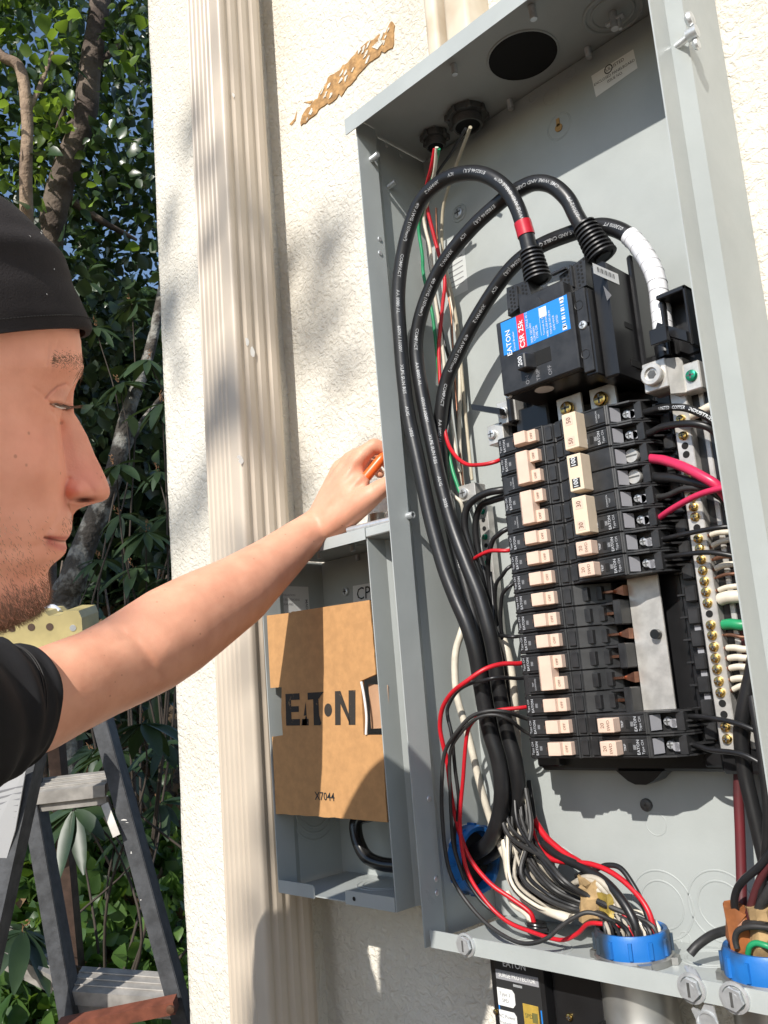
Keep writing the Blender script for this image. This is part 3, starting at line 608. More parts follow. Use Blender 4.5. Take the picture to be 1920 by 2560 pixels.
# boots over the lugs: ribbed stacks and perforated covers
def boot(px, ax0, ax1, r0, r1, n, mtp):
    mb = MB(); a = Vector(ax0); b = Vector(ax1); d = (b-a)
    mb.cyl(a, b, r0*.78, 14, r1*.78)
    for i in range(n):
        f = i/(n-1); p = a+d*f; r = r0*(1-f)+r1*f; mb.lathe([(r*.75,-.0011),(r,-.0008),(r,.0008),(r*.75,.0011)], p, d, 20)
    mb.build('ribbed_boot', M_black, mtp, True, 50)
boot(None, at(1345, 700, .092), at(1327, 630, .094), .0150, .0125, 8, mt); boot(None, at(1505, 640, .072), at(1461, 565, .078), .0165, .0125, 9, mt)
for px, h in ((((1266,720),(1317,700),(1330,742),(1318,752),(1270,790)), .104), (((1398,690),(1462,640),(1466,712),(1425,735),(1404,738)), .088)):
    P = [at(u, v, h) for u, v in px]; n = len(P); mb = MB(); mb.add(P+[p+Vector((0,.03,0)) for p in P], [tuple(range(n))]+[(i, n+i, n+(i+1) % n, (i+1) % n) for i in range(n)]); cv = mb.build('lug_cover', M_black, mt)
    q = MB(); c = sum(P, Vector())/n
    x0 = min(p.x for p in P); x1 = max(p.x for p in P); z0 = min(p.z for p in P); z1 = max(p.z for p in P)
    def inside(x, z):
        r = False
        for i in range(n):
            a, b = P[i], P[(i+1) % n]
            if (a.z > z) != (b.z > z) and x < (b.x-a.x)*(z-a.z)/(b.z-a.z)+a.x: r = not r
        return r
    for i in range(9):
        for j in range(12):
            x = x0+.0022+i*.0041; z = z0+.0025+j*.0043+(i % 2)*.002
            if all(inside(x+dx, z+dz) for dx, dz in ((.0015,0),(-.0015,0),(0,.0015),(0,-.0015))) and abs(x-(x0+x1)/2) > .003: q.cyl((x, -h-.0003, z), (x, -h+.0006, z), .00135, 8)
    q.build('vent_hole', M_dark, cv); q = MB(); xm = (x0+x1)/2; q.box((xm-.001, -h-.004, (z0+z1)/2-.012), (xm+.001, -h, z1-.004), .0004); q.build('rib', M_black, cv)
mb = MB(); mb.box((-.018, -.105, .122), (.030, -.05, .150), .002); mb.prism([(-.020,.1245), (-.020,.152), (.004,.138), (.012,.1245)], -.112, -.104, 'y'); mb.box((.012, -.095, .165), (.030, -.09, .167)); mb.build('lug_housing', M_black, mt)
mb = MB()
for (u, v, h) in ((1419,1022,.078), (1503,998,.070)):
    c = at(u, v, h); MB().box(c+Vector((-.014,.002,-.02)), c+Vector((.016,.006,.014)), .0005).build('bus_strap', M_alu, mt); screw(c, (0,-1,0), .0078, .005, mt, M_brass, name='bus_bolt')
# ================================================================== small enclosure at the left with its cardboard insert
SX0, SX1, SZ0, SZ1, SD = -.4875, -.2700, -.5000, -.0560, .1205
st_ = thing('small_enclosure', 'smaller open grey metal enclosure left of the main panel, holding cardboard', 'enclosure', ((SX0+SX1)/2, 0, SZ0))
def sside(sgn, x, notch):
    o = [(x, -SD), (x, -.0900), (x+sgn*.0075, -.0780), (x+sgn*.0075, 0)]; i = [(x-sgn*G, -SD), (x-sgn*G, -.0896), (x+sgn*(.0075-G), -.0776), (x+sgn*(.0075-G), 0)]
    return MB().prism(o+i[::-1], SZ0-.001, SZ1-.013 if notch else SZ1-.002, 'z')
sside(-1, SX0, False).build('left_wall', M_paint, st_); sside(1, SX1, True).build('right_wall', M_paint, st_)
MB().box((SX0-.006, -.0012, SZ0+.001), (SX1+.006, .0034, SZ1-.003)).build('back_sheet', M_paint, st_)
MB().prism([(.0034, SZ1-.0016), (.0034, SZ1), (-SD-.003, SZ1), (-SD-.003, SZ1-.0145), (-SD-.0018, SZ1-.0145), (-SD-.0018, SZ1-.0016)], SX0-.004, SX1-.0003, 'x').build('roof', M_paint, st_)
MB().box((SX1+.0002, -SD-.003, SZ1-.0125), (SX1+.045, -.0003, SZ1-.001), .0012).build('roof_ear', M_paint, st_)
MB().prism([(-.0014, SZ0+.0006), (-.0014, SZ0+.002), (-SD+.0008, SZ0+.002), (-SD+.0008, SZ0+.0006)], SX0+.0016, SX1-.0016, 'x').build('bottom_tray', M_paint, st_)
for a, b in ((SX0+.002, SX0+.0735), (SX1-.0860, SX1-.0022)):
    MB().prism([(a, SZ0-.0012), (b, SZ0-.0012), (b, SZ0+.012), (b-.003 if a < -.4 else b, SZ0+.0148), (a if a < -.4 else a+.003, SZ0+.0148), (a, SZ0+.012)], -SD-.0006, -SD+.0006, 'y').build('front_lip', M_paint, st_)
c = Vector((SX1-.0700, -SD-.0008, SZ0+.0065)); MB().cyl(c, c+Vector((0,-.0003,0)), .0026, 12).build('lip_hole', M_dark, st_)
for R in (.026, .034, .043): MB().ring(Vector((SX0-.0052, -.045, -.405)), (1,0,0), R, .0014, 40, 6, .6).build('knockout', M_paint, st_, True)
for R in (.030, .038): MB().ring(atz(965, 2208, SZ0+.0022), (0,0,1), R, .0014, 40, 6, .6).build('knockout', M_paint, st_, True)
for R in (.030,): MB().ring(Vector((-.33, -.06, SZ1-.0018)), (0,0,1), R, .0016, 40, 6, .6).build('knockout', M_paint, st_, True)
screw(at(866, 1479, .0015), (0,-1,0), .0062, .004, st_)
for (u, v) in ((797,1381), (893,1386), (880,1362)): p = atz(u, v, SZ1-.003); bolt(p, (.05,.05,-1), .003, .009, st_)
P = [at(u, v, .0015) for u, v in ((882,1465), (940,1455), (943,1500), (883,1512))]
o = MB().add(P, [(0,1,2,3)]).build('name_sticker', M_label, st_); q = MB(); text(q, 'CPS', at(915, 1483, .0020), P[1]-P[0], P[0]-P[3], .0250, .95); q.build('lettering', M_ink, o)
# white sheet on the left wall
X0 = SX0-.0058; P = [Vector((X0, -.100, -.095)), Vector((X0, -.030, -.095)), Vector((X0, -.030, -.20)), Vector((X0, -.100, -.20))]
o = MB().add(P, [(0,1,2,3)]).build('instruction_sheet', M_label, st_); q = MB(); xd = (0,1,0); yd = (0,0,1); e = Vector((.0004,0,0))
for k, s_ in enumerate(('INSTALLATION', 'PAR DES ELECTRICIENS', 'QUALIFIES', '', 'TIGHTENING TORQUE', 'RACCORDEMENTS SECTIONNEUR', '', 'TORSION', 'PRECISION TORQUE CIRCUIT', '', 'ENROULEMENT DES BORNES', 'NOMENCLATURE')):
    if s_: text(q, s_, Vector((X0, -.070, -.108-k*.0066))+e, xd, yd, .0042)
text(q, 'MADE IN THE USA', Vector((X0, -.0355, -.142))+e, (0,0,-1), (0,1,0), .0060, 1.15, True); q.build('lettering', M_inkg, o)
# tube lying on the enclosure's roof
tb = thing('metal_tube', 'short thin grey metal tube lying on the roof of the small enclosure', 'tube', (-.29, -.1, SZ1))
a = at(871, 1329, .115); b = Vector((-.205, -.105, a.z-.004)); a.z = max(a.z, SZ1+.0045); b.z = SZ1+.0045
mb = MB(); mb.lathe([(.0028, 0), (.0042, 0), (.0042, (b-a).length), (.0028, (b-a).length)], a, b-a, 16, True); mb.build('tube_body', M_steel, tb, True)
ns = thing('pipe_fitting', 'small galvanised pipe fitting standing on the small enclosure roof behind the hand', 'pipe fitting', tuple(atz(948, 1335, SZ1)))
c = Vector(ns.location); mb = MB(); mb.cyl(c, c+Vector((0,0,.026)), .0105, 18); mb.cyl(c+Vector((0,0,.004)), c+Vector((0,0,.010)), .0135, 6); mb.build('fitting_body', M_galv, ns, True)
# cardboard with side notches
M_card = mat('corrugated_cardboard', (.53,.285,.115), .85, var=.16, vscale=90, bump=.15, bscale=500, bdist=.0005, detail=6)
ct = thing('cardboard_sheet', 'brown cardboard insert printed with a maker name in the small enclosure', 'cardboard', (-.39, -.1, -.41))
CY = -.1185
def cp(u, v): p = at(u, v, -CY); return (p.x, p.z)
def jag(a, b, n, amp): 
    return [(a[0]+(b[0]-a[0])*i/n+random.uniform(-amp, amp), a[1]+(b[1]-a[1])*i/n+random.uniform(-amp, amp)) for i in range(n)]
TL, TR, BR, BL = cp(667,1539), cp(924,1500), cp(968,2056), cp(690,2035)
rt = jag(TR, cp(941,1700), 14, .0007); rb = jag(cp(956,1838), BR, 16, .0007)
out = [TL]+jag(cp(725,1531), cp(745,1527), 3, .0006)+[TR]+rt+[cp(902,1702), cp(909,1838)]+rb+[BR]+jag(cp(880,2047), BL, 14, .0005)+[BL, cp(680,1842), cp(707,1838), cp(703,1780), cp(704,1718), cp(676,1720)]
MB().prism(out, CY, CY+.0052, 'y').build('sheet', M_card, ct)
q = MB()
for i in range(60):
    f = i/59; 
    for A, B in ((TR, cp(941,1700)), (cp(956,1838), BR)):
        x = A[0]+(B[0]-A[0])*f+.0007; z = A[1]+(B[1]-A[1])*f; q.add([(x, CY+.001, z), (x, CY+.0044, z+.0009*(1 if i % 2 else -1)), (x, CY+.0044, z+.0014), (x, CY+.001, z+.0014)], [(0,1,2,3)])
q.build('flute_edge', mat('dark_flutes', (.05,.028,.014), .95), ct)
q = MB(); N_ = [cp(u, v) for u, v in ((903,1712), (952,1714), (957,1822), (910,1824))]; q.add([(x, CY+.012, z) for x, z in N_], [(0,1,2,3)]); q.build('inner_flap', mat('inner_cardboard', (.50,.30,.18), .85, var=.15, vscale=40), ct)
q = MB(); q.tube(catmull([Vector((cp(u,v)[0], CY-.0012, cp(u,v)[1])) for u, v in ((905,1704), (912,1740), (918,1790), (917,1836))], 6), .0016, 10); q.build('cut_edge', M_label, ct, True)
# maker's word: block letters cut like the stamp
M_stamp = mat('worn_black_ink', (.03,.025,.02), .8, var=.0, vscale=110, col2=(.20,.12,.06), ramp=(.30,.40), detail=4)
q = MB(); A0, A1, A2, A3 = [Vector((cp(u,v)[0], CY-.0004, cp(u,v)[1])) for u, v in ((714,1735), (889,1725), (889,1812), (716,1814))]
def stamp(polys):
    for p in polys:
        vs = [A0.lerp(A1, x).lerp(A3.lerp(A2, x), 1-y) for x, y in p]; q.add(vs, [tuple(range(len(vs)))])
def R_(x0, y0, x1, y1): return [(x0,y0),(x1,y0),(x1,y1),(x0,y1)]
stamp([R_(0,0,.085,1), R_(.085,.80,.215,1), R_(.085,.42,.20,.60), R_(.085,0,.215,.20)])
stamp([[(.235,0),(.32,0),(.32,.28),(.30,.28),(.29,.2),(.245,.2)], [(.272,.30),(.305,.72),(.315,.30)], [(.245,0),(.262,.2),(.30,.2),(.345,.2),(.345,0)]])
stamp([[(.335,.78),(.335,1),(.57,1),(.54,.93),(.50,.80)], [(.42,0),(.515,0),(.53,.06),(.50,.3),(.49,.80),(.415,.80)]])
stamp([[(.628+.055*math.cos(k), .45+.20*math.sin(k)) for k in np.linspace(0, 6.28, 15)[:-1]]])
stamp([R_(.725,0,.80,1), R_(.91,0,1,1), [(.80,1),(.91,.32),(.93,0),(.80,.62)]]); q.build('lettering', M_stamp, ct)
q = MB(); c = Vector((cp(812,1992)[0], CY-.0004, cp(812,1992)[1])); text(q, 'X7044', c, A1-A0, (0,0,1), .0140, 1.0, True); q.build('lettering', M_ink, ct)
# black cable loop in the bottom of the small enclosure
P = catmull([at(935, 2035, .03), at(893, 2050, .045), at(893, 2095, .05), at(915, 2140, .052), at(955, 2160, .05), at(1010, 2165, .045)], 8)
cl = thing('cable', 'thick glossy black cable looping under the cardboard', 'cable', tuple(P[0])); MB().tube(P, .0088, 16).build('jacket', mat('glossy_black_jacket', (.012,.012,.012), .22), cl, True)

# ================================================================== blue bushings, conduits below, surge protector
def bushing(c, ax, R, H, label, loc, nut=True, dirty=False):
    t = thing('conduit_bushing', label, 'bushing', tuple(loc), 'blue conduit bushings'); c = Vector(c); ax = Vector(ax)
    mb = MB(); mb.lathe([(R*.80, 0), (R, 0), (R, H*.80), (R*.95, H), (R*.84, H*.98), (R*.80, H*.70)], c, ax, 44, True)
    a = ax.orthogonal().normalized(); b = ax.cross(a)
    for i in range(12):
        k = i*math.pi/6+.2; d = a*math.cos(k)+b*math.sin(k); e = ax.cross(d); p = c+d*R
        P = [p+d*x+e*y+ax*z for z in (H*.08, H*.78) for x, y in ((-.001,-.0022), (.0022,-.0014), (.0022,.0014), (-.001,.0022))]
        mb.add(P, [(0,1,2,3),(7,6,5,4),(0,4,5,1),(1,5,6,2),(2,6,7,3),(3,7,4,0)])
    mb.build('blue_ring', M_blue if not dirty else M_grime, t, True, 40)
    if nut:
        mb = MB(); mb.lathe([(R*.8, -.0075), (R*1.06, -.0075), (R*1.06, -.002), (R*1.0, 0), (R*.8, 0)], c, ax, 40, True)
        for i in range(6):
            k = i*math.pi/3+.5; d = a*math.cos(k)+b*math.sin(k); e = ax.cross(d); p = c+d*R*1.05
            P = [p+d*x+e*y+ax*z for z in (-.0075, -.001) for x, y in ((-.002,-.007), (.005,-.005), (.005,.005), (-.002,.007))]
            mb.add(P, [(0,1,2,3),(7,6,5,4),(0,4,5,1),(1,5,6,2),(2,6,7,3),(3,7,4,0)])
        mb.build('lock_nut', M_galv, t, True, 40)
    MB().cyl(c+ax*.001, c+ax*.004, R*.81, 32).build('bore', mat('dim_bore', (.02,.018,.016), .9), t); return t
def grime():
    m = M_blue.copy(); m.name = 'grimy_blue_bushing'; n = m.node_tree.nodes; l = m.node_tree.links; b = n['Principled BSDF']; src = b.inputs['Base Color'].links[0].from_socket
    tc = n.new('ShaderNodeTexCoord'); sp = n.new('ShaderNodeSeparateXYZ'); l.new(tc.outputs['Object'], sp.inputs[0]); z = n.new('ShaderNodeTexNoise'); z.inputs['Scale'].default_value = 40; z.inputs['Detail'].default_value = 5; l.new(tc.outputs['Object'], z.inputs['Vector'])
    a = n.new('ShaderNodeMath'); a.operation = 'MULTIPLY_ADD'; l.new(z.outputs['Fac'], a.inputs[0]); a.inputs[1].default_value = .018; l.new(sp.outputs['X'], a.inputs[2]); mr = n.new('ShaderNodeMapRange'); l.new(a.outputs[0], mr.inputs['Value']); mr.inputs['From Min'].default_value = -.004; mr.inputs['From Max'].default_value = .010
    mx = n.new('ShaderNodeMix'); mx.data_type = 'RGBA'; l.new(mr.outputs['Result'], mx.inputs['Factor']); mx.inputs['A'].default_value = (.030,.042,.055,1); l.new(src, mx.inputs['B']); l.new(mx.outputs['Result'], b.inputs['Base Color']); return m
M_grime = grime()
BR1 = atz(1583, 2366, FZ+.012); BR1r = .0352
bushing((BR1.x, BR1.y, FZ+.0078), (0,0,1), BR1r, .0215, 'blue plastic bushing in the panel floor crammed with old wires', (BR1.x, BR1.y, FZ), dirty=True)
BR2 = atz(1925, 2420, FZ+.012)
bushing((BR2.x, BR2.y, FZ+.0078), (0,0,1), .0375, .0225, 'blue plastic bushing at the right end of the panel floor', (BR2.x, BR2.y, FZ))
BL_ = atx(1203, 2150, XL+.01)
bushing((XL-.0085, BL_.y, BL_.z), (1,0,0), .0385, .017, 'blue plastic bushing in the left panel wall around thick black cables', (XL-.0085, BL_.y, BL_.z), nut=True)
for c, R, lab in ((BR1, .0345, 'fat galvanised conduit under the middle of the panel floor'), (BR2, .0345, 'galvanised conduit under the right end of the panel floor')):
    t = thing('conduit', lab, 'conduit', (c.x, c.y, GZ), 'conduits below the panel'); mb = MB(); mb.lathe([(R, ZB-.0015), (R, ZB-.052), (R*1.10, ZB-.058), (R*1.12, ZB-.075), (R*1.06, ZB-.080), (R*1.02, GZ)], (c.x, c.y, 0), (0,0,1), 40); mb.build('pipe', M_galv, t, True)
spt = thing('surge_protector', 'black surge protector module with white and gold labels hanging under the panel', 'surge protector', (-.10, -.1, ZB-.002))
SY = -.1050
A = at(1220, 2400, -SY); B = at(1352, 2420, -SY); zt = ZB-.0012; xa, xb = A.x, B.x
mb = MB(); mb.box((xa, SY, zt-.14), (xb, -.03, zt), .003); mb.box((xb, SY+.012, zt-.13), (xb+.062, -.03, zt-.004), .004); mb.prism([(xb+.02, zt-.070), (xb+.064, zt-.048), (xb+.064, zt-.06), (xb+.02, zt-.085)], SY-.002, -.06, 'y'); mb.build('case', M_black2, spt)
fc = MB().box((xa+.0085, SY-.0008, zt-.14), (xb-.003, SY+.001, zt-.0035), .0004).build('face_plate', M_ink, spt); q = MB(); xm = (xa+xb)/2+.003; Wd = xb-xa
text(q, 'EATON', (xm-.002, SY-.0012, zt-.0125), (1,0,0), (0,0,1), .0088, 1, True)
MB().box((xa+.0098, SY-.0012, zt-.0285), (xb-.004, SY-.0007, zt-.0195)).build('title_bar', M_lgrey, fc); q2 = MB(); text(q2, 'SURGE PROTECTOR', (xm, SY-.0016, zt-.024), (1,0,0), (0,0,1), .0062, .82, True); q2.build('lettering', M_label, fc)
text(q, 'IIIIIIIIIIIII', (xm, SY-.0012, zt-.032), (1,0,0), (0,0,1), .0035); 
text(q, 'Surge Current', (xb-.0165, SY-.0012, zt-.0815), (1,0,0), (0,0,1), .0042); text(q, 'Capacity 108kA', (xb-.0165, SY-.0012, zt-.0865), (1,0,0), (0,0,1), .0042); q.build('lettering', M_print, fc)
for k, tx in enumerate((('Type 2', 'SPD'), ('AC Power', 'Protection'), ('Indoor/', 'Outdoor Use'))):
    z0 = zt-.0455-.0215*k; pill = MB().prism([(xa+.0095, z0-.0085), (xa+.0285, z0-.0085), (xa+.0315, z0-.005), (xa+.0315, z0+.005), (xa+.0285, z0+.0085), (xa+.0095, z0+.0085)], SY-.0014, SY-.0007, 'y').build('pill_label', M_label, fc); w = MB()
    for j, s_ in enumerate(tx): text(w, s_, (xa+.0195, SY-.0017, z0+.003-.0062*j), (1,0,0), (0,0,1), .0050)
    w.build('lettering', M_inkg, pill)
gl = MB().box((xb-.0265, SY-.0014, zt-.0765), (xb-.0075, SY-.0007, zt-.047), .0003).build('gold_label', mat('gold_foil', (.62,.42,.08), .4, .3, var=.2, vscale=150), fc); w = MB(); w.box((xb-.0155, SY-.0018, zt-.063), (xb-.009, SY-.0014, zt-.054)); text(w, 'SPD', (xb-.0195, SY-.0018, zt-.058), (1,0,0), (0,0,1), .0058, 1, True); text(w, 'IIIIIII', (xb-.017, SY-.0018, zt-.069), (1,0,0), (0,0,1), .005); w.build('lettering', mat('olive_ink', (.14,.13,.04), .6), gl)
for x in (xa+.0102, xb-.0042): MB().box((x-.0006, SY-.0013, zt-.14), (x+.0006, SY-.0007, zt-.05)).build('blue_rule', M_lblue, fc)
screw((xa+.0045, SY, zt-.062), (0,-1,0), .0030, .0025, spt, M_brass); screw((xb+.020, SY+.012, zt-.055), (0,-1,0), .0038, .003, spt, M_brass)
# hanging latch strap clipped to the tray lip
lt_ = thing('latch_strap', 'small bent zinc latch strap clipped to the bottom lip of the panel', 'latch', tuple(at(1760, 2480, D)))
P = [at(u, v, D-.003) for u, v in ((1765,2498), (1778,2496), (1795,2560), (1790,2600), (1765,2600), (1745,2560), (1728,2523), (1732,2518), (1752,2528))]
n = len(P); MB().add(P+[p+Vector((0,.0016,0)) for p in P], [tuple(range(n)), tuple(range(2*n-1, n-1, -1))]+[(i, n+i, n+(i+1) % n, (i+1) % n) for i in range(n)]).build('strap', M_steel, lt_)
MB().ring(at(1768, 2558, D-.0022), (0,1,0), .0085, .0013, 24, 6).build('eye', M_steel, lt_, True)
mb = MB(); p0 = at(1722, 2425, .110); 
for k in range(3): mb.tube(catmull([at(1716+9*k, 2416+5*k, .118), at(1726+9*k, 2434+5*k, .122), at(1732+10*k, 2452+6*k, .126)], 4), .0022, 8)
mb.build('clip_spring', M_steel, lt_, True)
# ================================================================== cables and wires
def route(pts, n=6): return catmull([at(u, v, h) for u, v, h in pts], n)
def wire(label, pts, r, m, group=None, name='wire', cat='wire', path=None, seg=10):
    P = path or route(pts); t = thing(name, label, cat, tuple(P[0]), group); MB().tube(P, r, seg).build('jacket', m, t, True); return t, P
FACE_D = (CAM-np.array([-.1, -.1, .1])); FACE_D = Vector(FACE_D).normalized()
CR_ = .0087
A = [(1330,650,.092),(1311,572,.097),(1290,512,.101),(1259,466,.104),(1213,438,.106),(1163,433,.106),(1107,451,.105),(1056,497,.104),(1026,562,.103),(1006,643,.102),(996,734,.101),(1000,836,.100),(1008,937,.099),(1021,1038,.098),(1045,1150,.097),(1075,1290,.096),(1108,1411,.095),(1137,1490,.094),(1167,1560,.093),(1188,1630,.090),(1203,1720,.085),(1221,1818,.080),(1245,1900,.075),(1254,1975,.070),(1245,2050,.064),(1222,2105,.055),(1190,2130,.045),(1165,2140,.040)]
B = [(1508,645,.070),(1462,575,.078),(1441,540,.081),(1418,497,.084),(1380,464,.086),(1335,458,.087),(1284,481,.087),(1243,512,.086),(1178,572,.085),(1112,653,.084),(1071,734,.083),(1046,815,.082),(1041,886,.081),(1056,988,.080),(1076,1089,.080),(1100,1200,.079),(1130,1310,.078),(1167,1411,.078),(1198,1490,.077),(1221,1570,.076),(1236,1640,.072),(1248,1728,.068),(1268,1830,.062),(1288,1905,.058),(1296,1980,.052),(1285,2050,.045),(1255,2110,.035),(1215,2140,.028),(1190,2150,.022)]
Cc = [(1668,895,.076),(1664,876,.076),(1656,810,.074),(1643,709,.070),(1618,648,.067),(1578,595,.064),(1532,570,.062),(1486,567,.061),(1415,588,.060),(1345,618,.060),(1284,664,.060),(1233,729,.060),(1183,810,.060),(1147,881,.060),(1117,952,.059),(1102,1038,.058),(1100,1110,.056),(1112,1230,.055),(1140,1370,.054),(1172,1490,.054),(1200,1600,.053),(1222,1720,.050),(1243,1830,.045),(1275,1930,.038),(1290,2010,.032),(1275,2080,.026),(1235,2120,.022),(1205,2145,.018)]
SCR = ['CME WIRE AND CABLE QI™', 'E102546 (UL)', 'ICV', 'XHHW-2', '4/0 AWG (107mm²)', 'COMPACT', 'AA 8000 AL', '600V / 1000V', 'XLPE SUN RES', 'AUG', '2025']
def scribe(P, t, s0, words, lead=None):
    L = arclen(P); q = MB(); s = s0
    for w in ([lead] if lead else [])+words:
        vs, _ = text2d(w, True); wd = (max(x for x, y in vs)-min(x for x, y in vs))*.0052*1.15
        if s+wd > L[-1]*.8: break
        text_tube(q, w, P, CR_, s, .0052, FACE_D, 1.15, True); s += wd+.016
    q.build('lettering', M_cprint, t)
for pts, lab, s0, words, lead in ((A, 'thick black printed cable with red tape arching over the main breaker', .030, SCR, None), (B, 'thick black printed cable entering the right ribbed boot of the main breaker', .050, SCR, '023012 FT'), (Cc, 'thick black printed cable with white tape at the neutral lug', .155, SCR, '023008 FT')):
    P = route(pts, 8); t = thing('power_cable', lab, 'cable', tuple(P[0]), 'thick feeder cables'); MB().tube(P, CR_, 20).build('jacket', M_rub, t, True)
    scribe(P, t, s0, words, lead); L = arclen(P)
    def band(a, b, m, name, dr=.0006, step=None):
        i0 = np.searchsorted(L, a); i1 = np.searchsorted(L, b); mb = MB(); mb.tube(P[i0:i1+1], [CR_+dr+random.uniform(0, .0004) for _ in range(i1+1-i0)], 20); mb.build(name, m, t, True, 30)
    if 'red tape' in lab: band(.026, .043, M_taper, 'red_tape_wrap')
    if 'white tape' in lab:
        band(.014, .148, M_tapew, 'white_tape_wrap'); q = MB()
        for k in range(11):
            i = np.searchsorted(L, .020+k*.0118); d = (P[i+1]-P[i-1]).normalized()+Vector((.10, .12, 0)); q.ring(P[i], d.normalized(), CR_+.0007, .0006, 24, 6)
        q.build('tape_edge', mat('grey_tape_edge', (.55,.55,.57), .4), t, True)
        i1 = np.searchsorted(L, .016); MB().tube(P[:i1], CR_+.0014, 18).build('dark_end', M_black2, t, True)
# --- branch wires at the left
def W(label, pts, r, m, g): return wire(label, pts, r, m, g)
gl = 'branch wires left of the breakers'
W('bright red wire bowing left from the lowest two-pole breaker', [(1316,1656,.060),(1296,1659,.070),(1255,1660,.085),(1212,1673,.102),(1167,1703,.112),(1130,1732,.114),(1106,1771,.112),(1100,1818,.108),(1108,1863,.104),(1118,1905,.100),(1131,2008,.094),(1150,2084,.088),(1177,2150,.082),(1226,2209,.076),(1280,2247,.070),(1324,2280,.066),(1335,2306,.064)], .0026, M_red, gl)
W('thin red wire dropping from the eleventh left breaker to the floor bushing', [(1326,1766,.060),(1306,1769,.070),(1244,1776,.088),(1200,1790,.098),(1173,1818,.102),(1164,1864,.102),(1158,1943,.100),(1150,2063,.096),(1166,2171,.090),(1210,2247,.086),(1264,2301,.084),(1324,2328,.084),(1400,2350,.086),(1443,2334,.088),(1470,2310,.090),(1508,2310,.090),(1584,2320,.080),(1612,2340,.072)], .0022, M_red, gl)
W('black wire crossing the thick cables below the bright red wire', [(1318,1692,.060),(1297,1696,.070),(1243,1694,.098),(1210,1701,.104),(1173,1710,.102),(1142,1730,.098),(1121,1765,.096),(1119,1790,.096),(1130,1841,.096),(1137,1916,.094),(1147,2008,.092),(1136,2090,.090),(1148,2160,.088),(1199,2247,.084),(1264,2300,.080),(1324,2325,.078),(1370,2325,.076)], .0021, M_rub, gl)
W('long printed black wire hugging the left panel wall down to the tray lip', [(1328,1800,.060),(1305,1793,.070),(1266,1780,.094),(1221,1778,.106),(1176,1793,.112),(1142,1830,.114),(1119,1864,.114),(1110,1890,.114),(1106,1925,.113),(1104,2008,.112),(1112,2117,.110),(1128,2188,.108),(1166,2253,.106),(1220,2312,.108),(1280,2350,.112),(1324,2359,.114),(1367,2346,.112),(1400,2318,.108),(1432,2296,.104),(1470,2281,.098),(1519,2296,.090),(1570,2330,.078)], .0022, M_rubd, gl)
W('black wire looping beside the long printed one under the eleventh breaker', [(1326,1836,.060),(1303,1823,.070),(1272,1798,.092),(1232,1787,.104),(1190,1797,.110),(1150,1835,.110),(1126,1880,.108),(1125,1960,.104),(1128,2050,.100),(1135,2120,.096),(1160,2200,.092)], .0020, M_rubd, gl)
W('thick cream wire hanging behind the cables at the left wall', [(1160,1560,.060),(1151,1588,.066),(1140,1626,.070),(1137,1671,.072),(1142,1739,.072),(1158,1796,.070),(1171,1841,.068),(1185,1897,.064),(1200,1960,.058),(1230,2060,.050),(1275,2170,.045),(1300,2230,.045)], .0042, M_white, gl)
W('white wire dropping beside the thick cables', [(1230,1478,.040),(1236,1520,.042),(1246,1570,.044),(1262,1610,.048),(1275,1660,.048),(1284,1720,.046),(1290,1800,.040),(1296,1900,.036),(1300,2000,.036),(1290,2120,.040),(1310,2200,.045)], .0046, M_white, gl)
for k, (lab, m, r, pts) in enumerate((
    ('fat black wire curling left from the second left breaker', M_rub, .0043, [(1276,1222,.054),(1250,1226,.062),(1218,1232,.066),(1187,1248,.068),(1166,1273,.068),(1162,1318,.066),(1178,1375,.062),(1200,1440,.056),(1225,1560,.048),(1250,1700,.044),(1275,1850,.040),(1290,2000,.040),(1300,2120,.045)]),
    ('second fat black wire curling behind the first beside the green screws', M_rub, .0042, [(1278,1238,.050),(1250,1245,.055),(1228,1252,.056),(1205,1262,.056),(1192,1290,.054),(1189,1330,.052),(1198,1390,.048),(1215,1450,.046),(1240,1580,.042),(1265,1720,.040),(1285,1900,.038)]),
    ('black wire dropping from the third left breaker', M_rub, .0030, [(1284,1316,.052),(1259,1327,.060),(1245,1338,.060),(1231,1354,.058),(1221,1397,.054),(1222,1450,.048),(1235,1540,.044),(1260,1650,.040),(1280,1800,.036)]),
    ('thin black wire dropping from the sixth left breaker', M_rub, .0022, [(1290,1408,.054),(1268,1422,.062),(1255,1440,.060),(1243,1455,.058),(1238,1480,.054),(1240,1540,.048),(1256,1640,.042),(1280,1800,.036)]),
    ('thin black wire dropping from the seventh left breaker', M_rub, .0022, [(1294,1452,.054),(1272,1467,.062),(1260,1480,.062),(1254,1498,.060),(1252,1558,.054),(1262,1640,.046),(1285,1780,.038)]),
    ('thin black wire across the white wires near the ninth left breaker', M_rub, .0021, [(1304,1590,.054),(1282,1592,.062),(1262,1590,.062),(1246,1586,.060),(1236,1560,.056),(1232,1500,.050),(1226,1430,.046)]))): W(lab, pts, r, m, gl)
W('short red wire from the fifth left breaker passing behind the cables', [(1286,1374,.056),(1264,1377,.064),(1228,1377,.068),(1200,1388,.066),(1182,1402,.060),(1172,1430,.050)], .0023, M_red, gl)
W('red wire from the upper hub to the second left breaker', [tuple(), ] if False else [(1087,372,.100),(1078,420,.090),(1064,478,.070),(1068,520,.060),(1085,590,.052),(1098,640,.048),(1112,700,.046),(1107,760,.046),(1100,830,.046),(1097,880,.046),(1103,990,.048),(1115,1090,.056),(1135,1135,.064),(1165,1160,.070),(1200,1162,.074),(1234,1156,.070),(1258,1146,.060)], .0024, M_red, 'wires dropping from the roof hubs')
gh = 'wires dropping from the roof hubs'
